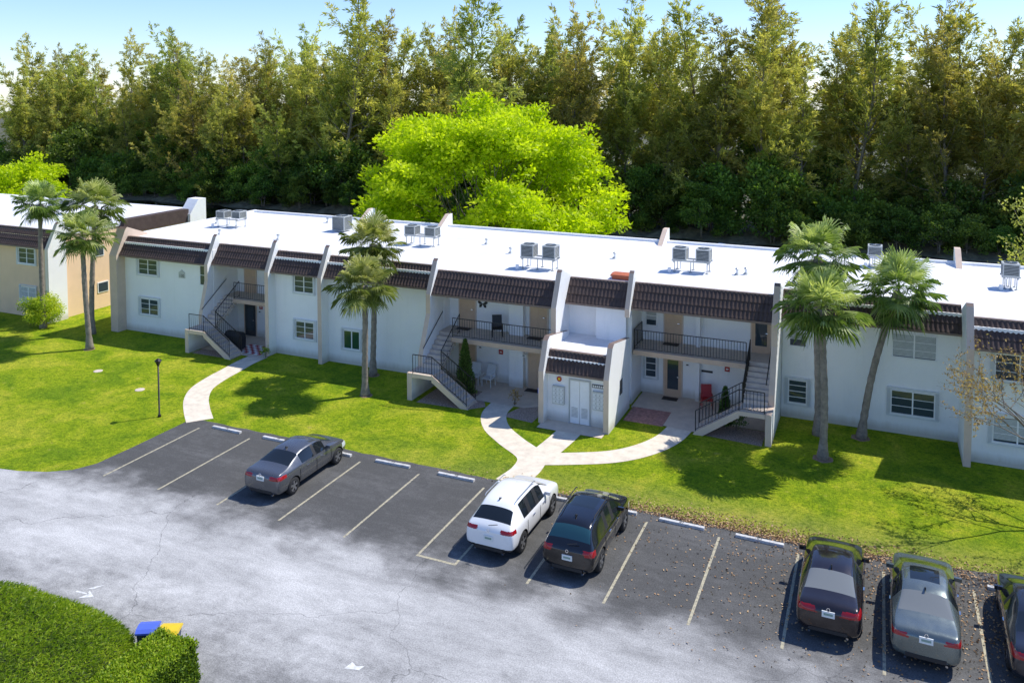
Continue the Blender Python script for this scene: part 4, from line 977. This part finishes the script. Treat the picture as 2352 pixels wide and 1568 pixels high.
    for idx,(nm,mm) in names.items():
        al=[list(p.vertices) for p in m3.polygons if p.material_index==idx]
        if not al: continue
        for fs in (islands(al) if idx in (3,4,10) else [al]):
            mp={}; vs=[]
            for f in fs:
                for j,vi in enumerate(f):
                    if vi not in mp: mp[vi]=len(vs); vs.append(co_[vi])
                    f[j]=mp[vi]
            pm=bpy.data.meshes.new(nm); pm.from_pydata(vs,[],fs); pm.materials.append(mm); pm.polygons.foreach_set('use_smooth',[idx!=10]*len(fs)); pm.update()
            po=bpy.data.objects.new(nm,pm); COL.objects.link(po); po.parent=root
    for y in spec['wy']:
        for s in (-1,1):
            x=s*(W2-.12); mb=MB(); hw=.105
            mb.lathe([(rw*.62,-hw),(rw*.9,-hw),(rw,-hw*.7),(rw,hw*.7),(rw*.9,hw),(rw*.62,hw)],(x,y,rw),'x','rubber',28); t=mb.build('wheel',root,smooth=True)
            mb=MB(); k=spec.get('rim','rim'); mb.lathe([(rw*.64,s*hw*.9),(rw*.58,s*hw*.9),(rw*.54,s*hw*.3),(0,s*hw*.25)],(x,y,rw),'x','trim',24)
            mb.lathe([(rw*.66,s*hw*.95),(rw*.58,s*hw*.97)],(x,y,rw),'x',k,24)
            for q in range(5):
                a=q*2*math.pi/5+.3; ca,sa=math.cos(a),math.sin(a)
                P=[(rw*.08,.035),(rw*.60,.05)]
                pts=[(x+s*hw*.85,y+ca*P[0][0]-sa*P[0][1],rw+sa*P[0][0]+ca*P[0][1]),(x+s*hw*.85,y+ca*P[0][0]+sa*P[0][1],rw+sa*P[0][0]-ca*P[0][1]),(x+s*hw*.95,y+ca*P[1][0]+sa*P[1][1],rw+sa*P[1][0]-ca*P[1][1]),(x+s*hw*.95,y+ca*P[1][0]-sa*P[1][1],rw+sa*P[1][0]+ca*P[1][1])]
                mb.add(pts,[(0,1,2,3)],k)
            mb.lathe([(rw*.16,s*hw*.88),(0,s*hw*.9)],(x,y,rw),'x',k,12); r_=mb.build('rim',t)
    my=spec['my']; mz=spec['mz']
    for s in (-1,1):
        mb=MB(); x=s*(W2-.05); mb.prism([(my-.03,mz-.01),(my+.08,mz-.02),(my+.11,mz+.05),(my+.06,mz+.10),(my-.03,mz+.10)],min(x-.04*s,x+.17*s),max(x-.04*s,x+.17*s),'trim'); o=mb.build('mirror',root); recalc(o); o.data.materials.clear(); o.data.materials.append(paintmat)
        bv=o.modifiers.new('b','BEVEL'); bv.width=.02; bv.segments=2
        for hy in spec['handles']:
            mb=MB(); x=s*(W2*.985); mb.box(min(x-.01,x+.025*s),max(x+.01,x+.025*s),hy,hy+.17,spec['hz'],spec['hz']+.03,'chrome'); mb.build('handle',root)
        for dy in spec['seams']:
            mb=MB(); x=s*W2; mb.box(min(x,x+.003*s)-.004,max(x,x+.003*s)+.0,dy,dy+.012,.36,spec['hz']+.06,'black'); mb.build('door_seam',root)
    pz=spec['pz']; py=spec.get('py',-.025)
    mb=MB(); mb.box(-.17,.17,py,py+.03,pz-.085,pz+.085,'plate'); mb.box(-.12,.12,py-.003,py,pz-.03,pz+.035,'plateink'); mb.build('license_plate',root)
    mb=MB(); mb.lathe([(.05,0),(.05,.012),(.035,.012),(.035,0)],(0,0,0),'z','chrome',16); o=mb.build('badge',root); o.location=(0,py+.005,spec['bz']); o.rotation_euler=(rad(80),0,0)
    for s in (-1,1): mb=MB(); mb.tube([(s*.5,.02,.24),(s*.5,.3,.26)],.035,'chrome',10); mb.build('exhaust',root)
    mb=MB(); mb.box(-.5,.5,-.012,.02,.30,.40,'trim'); mb.build('bumper_insert',root)
    if spec.get('rails'):
        for s in (-1,1):
            mb=MB(); x=s*spec['rails'][0]; z=spec['rails'][1]; ya,yb=spec['rails'][2:]; mb.tube([(x,ya,z),(x,ya+.1,z+.05),(x,yb-.1,z+.05),(x,yb,z-.01)],.018,spec.get('railk','trim'),6); mb.build('roof_rail',root)
    if spec.get('wiper'):
        mb=MB(); mb.tube([(0,.02,spec['wiper']),(.32,.03,spec['wiper']+.08)],.012,'trim',5); mb.build('wiper',root)
    mb=MB(); ay,az=spec['ant']; mb.prism([(ay-.08,az),(ay+.1,az),(ay-.06,az+.07)],-.02,.02,'trim'); o=mb.build('antenna',root); recalc(o)
    root.location=loc; root.rotation_euler=(0,0,rz); return root
def sedan(L=4.62,w=.90,roof=1.43,deck=1.06,c0=.72,c1=1.50):
    k=L/4.62
    S=[(0.0,.74,.36,.80,.86,.66,'b','b'),(.07,.84,.24,.95,1.00,.74,'b','b'),(.22,.875,.22,.99,deck,.76,'b','b'),(c0,w,.21,.99,deck+.02,.72,'b','r'),(c1,w,.20,.97,roof-.035,.56,'g','b'),(1.85,w,.20,.96,roof,.59,'g','s'),(2.22,w,.20,.95,roof+.01,.60,'p','s'),(2.32,w,.20,.95,roof+.01,.60,'g','s'),(2.58,w,.20,.94,roof-.01,.59,'g','b'),(2.88,w,.20,.94,roof-.07,.56,'b','w'),(3.64,w*.99,.20,.92,.99,.70,'b','b'),(4.15,w*.97,.20,.85,.89,.68,'b','b'),(4.48,w*.86,.22,.70,.73,.60,'b','b'),(4.62,w*.66,.30,.56,.58,.50,'b','b')]
    return [(a[0]*k,)+a[1:] for a in S]
def nosun(S): return [tuple('b' if x=='s' else x for x in s) for s in S]
def suv(L=4.6,w=.92,roof=1.64,belt=1.02,lean=.55,rr_=.07,wt=.64):
    k=L/4.6
    S=[(0.0,.78,.40,.84,.90,.70,'b','b'),(.07,.86,.28,.98,1.03,.76,'b','b'),(.18,w*.97,.26,belt+.03,belt+.10,.73,'b','r'),(lean,w,.25,belt+.03,roof-rr_,wt-.05,'b','b'),(.98,w,.24,belt+.02,roof-.01,wt-.01,'g','b'),(1.50,w,.24,belt,roof+.02,wt,'p','s'),(1.60,w,.24,belt,roof+.02,wt,'g','s'),(2.20,w,.24,belt-.02,roof+.02,wt,'p','s'),(2.30,w,.24,belt-.02,roof+.01,wt,'g','b'),(2.82,w,.24,belt-.03,roof-.08,wt-.03,'b','w'),(3.50,w*.99,.24,belt-.04,belt+.05,.74,'b','b'),(4.12,w*.97,.24,.94,.99,.72,'b','b'),(4.46,w*.88,.26,.78,.81,.64,'b','b'),(4.6,w*.68,.34,.62,.64,.52,'b','b')]
    return [(a[0]*k,)+a[1:] for a in S]
P_grey=paint('car_paint_grey',(.14,.145,.155),.6,.26); P_white=paint('car_paint_white',(.86,.86,.85),0,.3); P_black=paint('car_paint_black',(.010,.010,.012),.2,.16); P_black2=paint('car_paint_dark_brown',(.026,.019,.020),.4,.2); P_green=paint('car_paint_grey_green',(.17,.20,.19),.6,.26); P_dark=paint('car_paint_dark',(.025,.027,.036),.4,.2)
base=dict(w=.90,rw=.325,wy=(.88,3.72),tail=(.42,.42,.80,.93),head=(.55,.45,.55,.74),my=3.0,mz=.97,handles=(1.65,2.55),hz=.80,seams=(1.25,2.28,3.25),pz=.84,bz=.98,ant=(1.55,1.40))
make_car('car','dark grey sedan parked nose-in on the asphalt',nosun(sedan(4.6,.90,1.43,1.07)),dict(base,tail=(.5,.40,.82,.95)),P_grey,(-21.0,24.45,.008),.0)
make_car('car','white compact crossover with dark roof rails parked nose-in',nosun(suv(4.55,.92,1.61,1.03,.72,.09,.61)),dict(base,w=.92,rw=.35,wy=(.84,3.55),tail=(.35,.42,.90,1.02),my=2.9,mz=1.05,hz=.88,seams=(1.2,2.3,3.2),pz=.70,bz=.96,ant=(.95,1.60),clad=.42,rails=(.58,1.60,.95,2.6),railk='metal',wiper=1.12),P_white,(-11.45,24.3,.008),-.01)
make_car('car','black older sport utility vehicle with teal rear glass',suv(4.6,.90,1.66,1.04,.46),dict(base,w=.90,rw=.36,wy=(.86,3.60),tail=(.3,.52,.82,1.0),my=2.9,mz=1.06,hz=.90,seams=(1.25,2.28,3.2),pz=.70,bz=.92,ant=(.85,1.66),rails=(.60,1.66,.85,2.7),rear='autoglassteal',wiper=1.12),P_black,(-8.68,24.25,.008),.0)
make_car('car','black sedan with fastback rear window parked nose-in',nosun(sedan(4.64,.90,1.41,1.08,.55,1.55)),dict(base,tail=(.45,.34,.82,.98),rear='autoglasslight',rim='rimdark'),P_black2,(-.95,24.25,.008),.0)
make_car('car','grey-green older sedan with sunroof and pale rear glass',sedan(4.85,.90,1.42,1.04),dict(base,wy=(.98,3.78),tail=(.35,.46,.80,.92),rear='autoglasslight',my=3.15),P_green,(1.5,24.1,.008),-.02)
make_car('car','dark sedan beside leaf-strewn asphalt',nosun(sedan(4.7,.91,1.43,1.08)),dict(base,wy=(.9,3.75),tail=(.5,.36,.80,.97)),P_dark,(4.35,24.25,.008),-.03)
# ================================================================ LIGHT / CAMERA
w=bpy.data.worlds.new('World'); SC.world=w; w.use_nodes=True; nt=w.node_tree
sky=nt.nodes.new('ShaderNodeTexSky'); sky.sky_type='NISHITA'; sky.sun_disc=False; sky.sun_elevation=rad(54); sky.sun_rotation=rad(45); sky.altitude=1500; sky.air_density=1.15; sky.dust_density=.0; sky.ozone_density=2.0
bg=nt.nodes['Background']; bg.inputs[1].default_value=.15
nt.links.new(mixc(nt,1.0,sky.outputs[0],(.86,.98,1.28),'MULTIPLY'),bg.inputs[0])
sd=bpy.data.lights.new('sun','SUN'); sd.energy=5.0; sd.angle=rad(.5); sd.color=(1,.965,.90)
so=bpy.data.objects.new('sun',sd); COL.objects.link(so)
el=rad(54); sdir=Vector((math.cos(el)*.70,math.cos(el)*.714,math.sin(el))); so.rotation_euler=(-sdir).to_track_quat('-Z','Y').to_euler(); so.location=(30,60,50)
cd=bpy.data.cameras.new('camera'); co=bpy.data.objects.new('camera',cd); COL.objects.link(co); SC.camera=co
co.location=(0,0,15.5); co.rotation_euler=(rad(86.5),0,math.atan2(844,1935)); cd.sensor_width=36; cd.lens=36*1931/2352; cd.shift_y=-464/2352; cd.clip_end=2000
SC.view_settings.view_transform='Standard'; SC.view_settings.look='None'; SC.view_settings.exposure=0
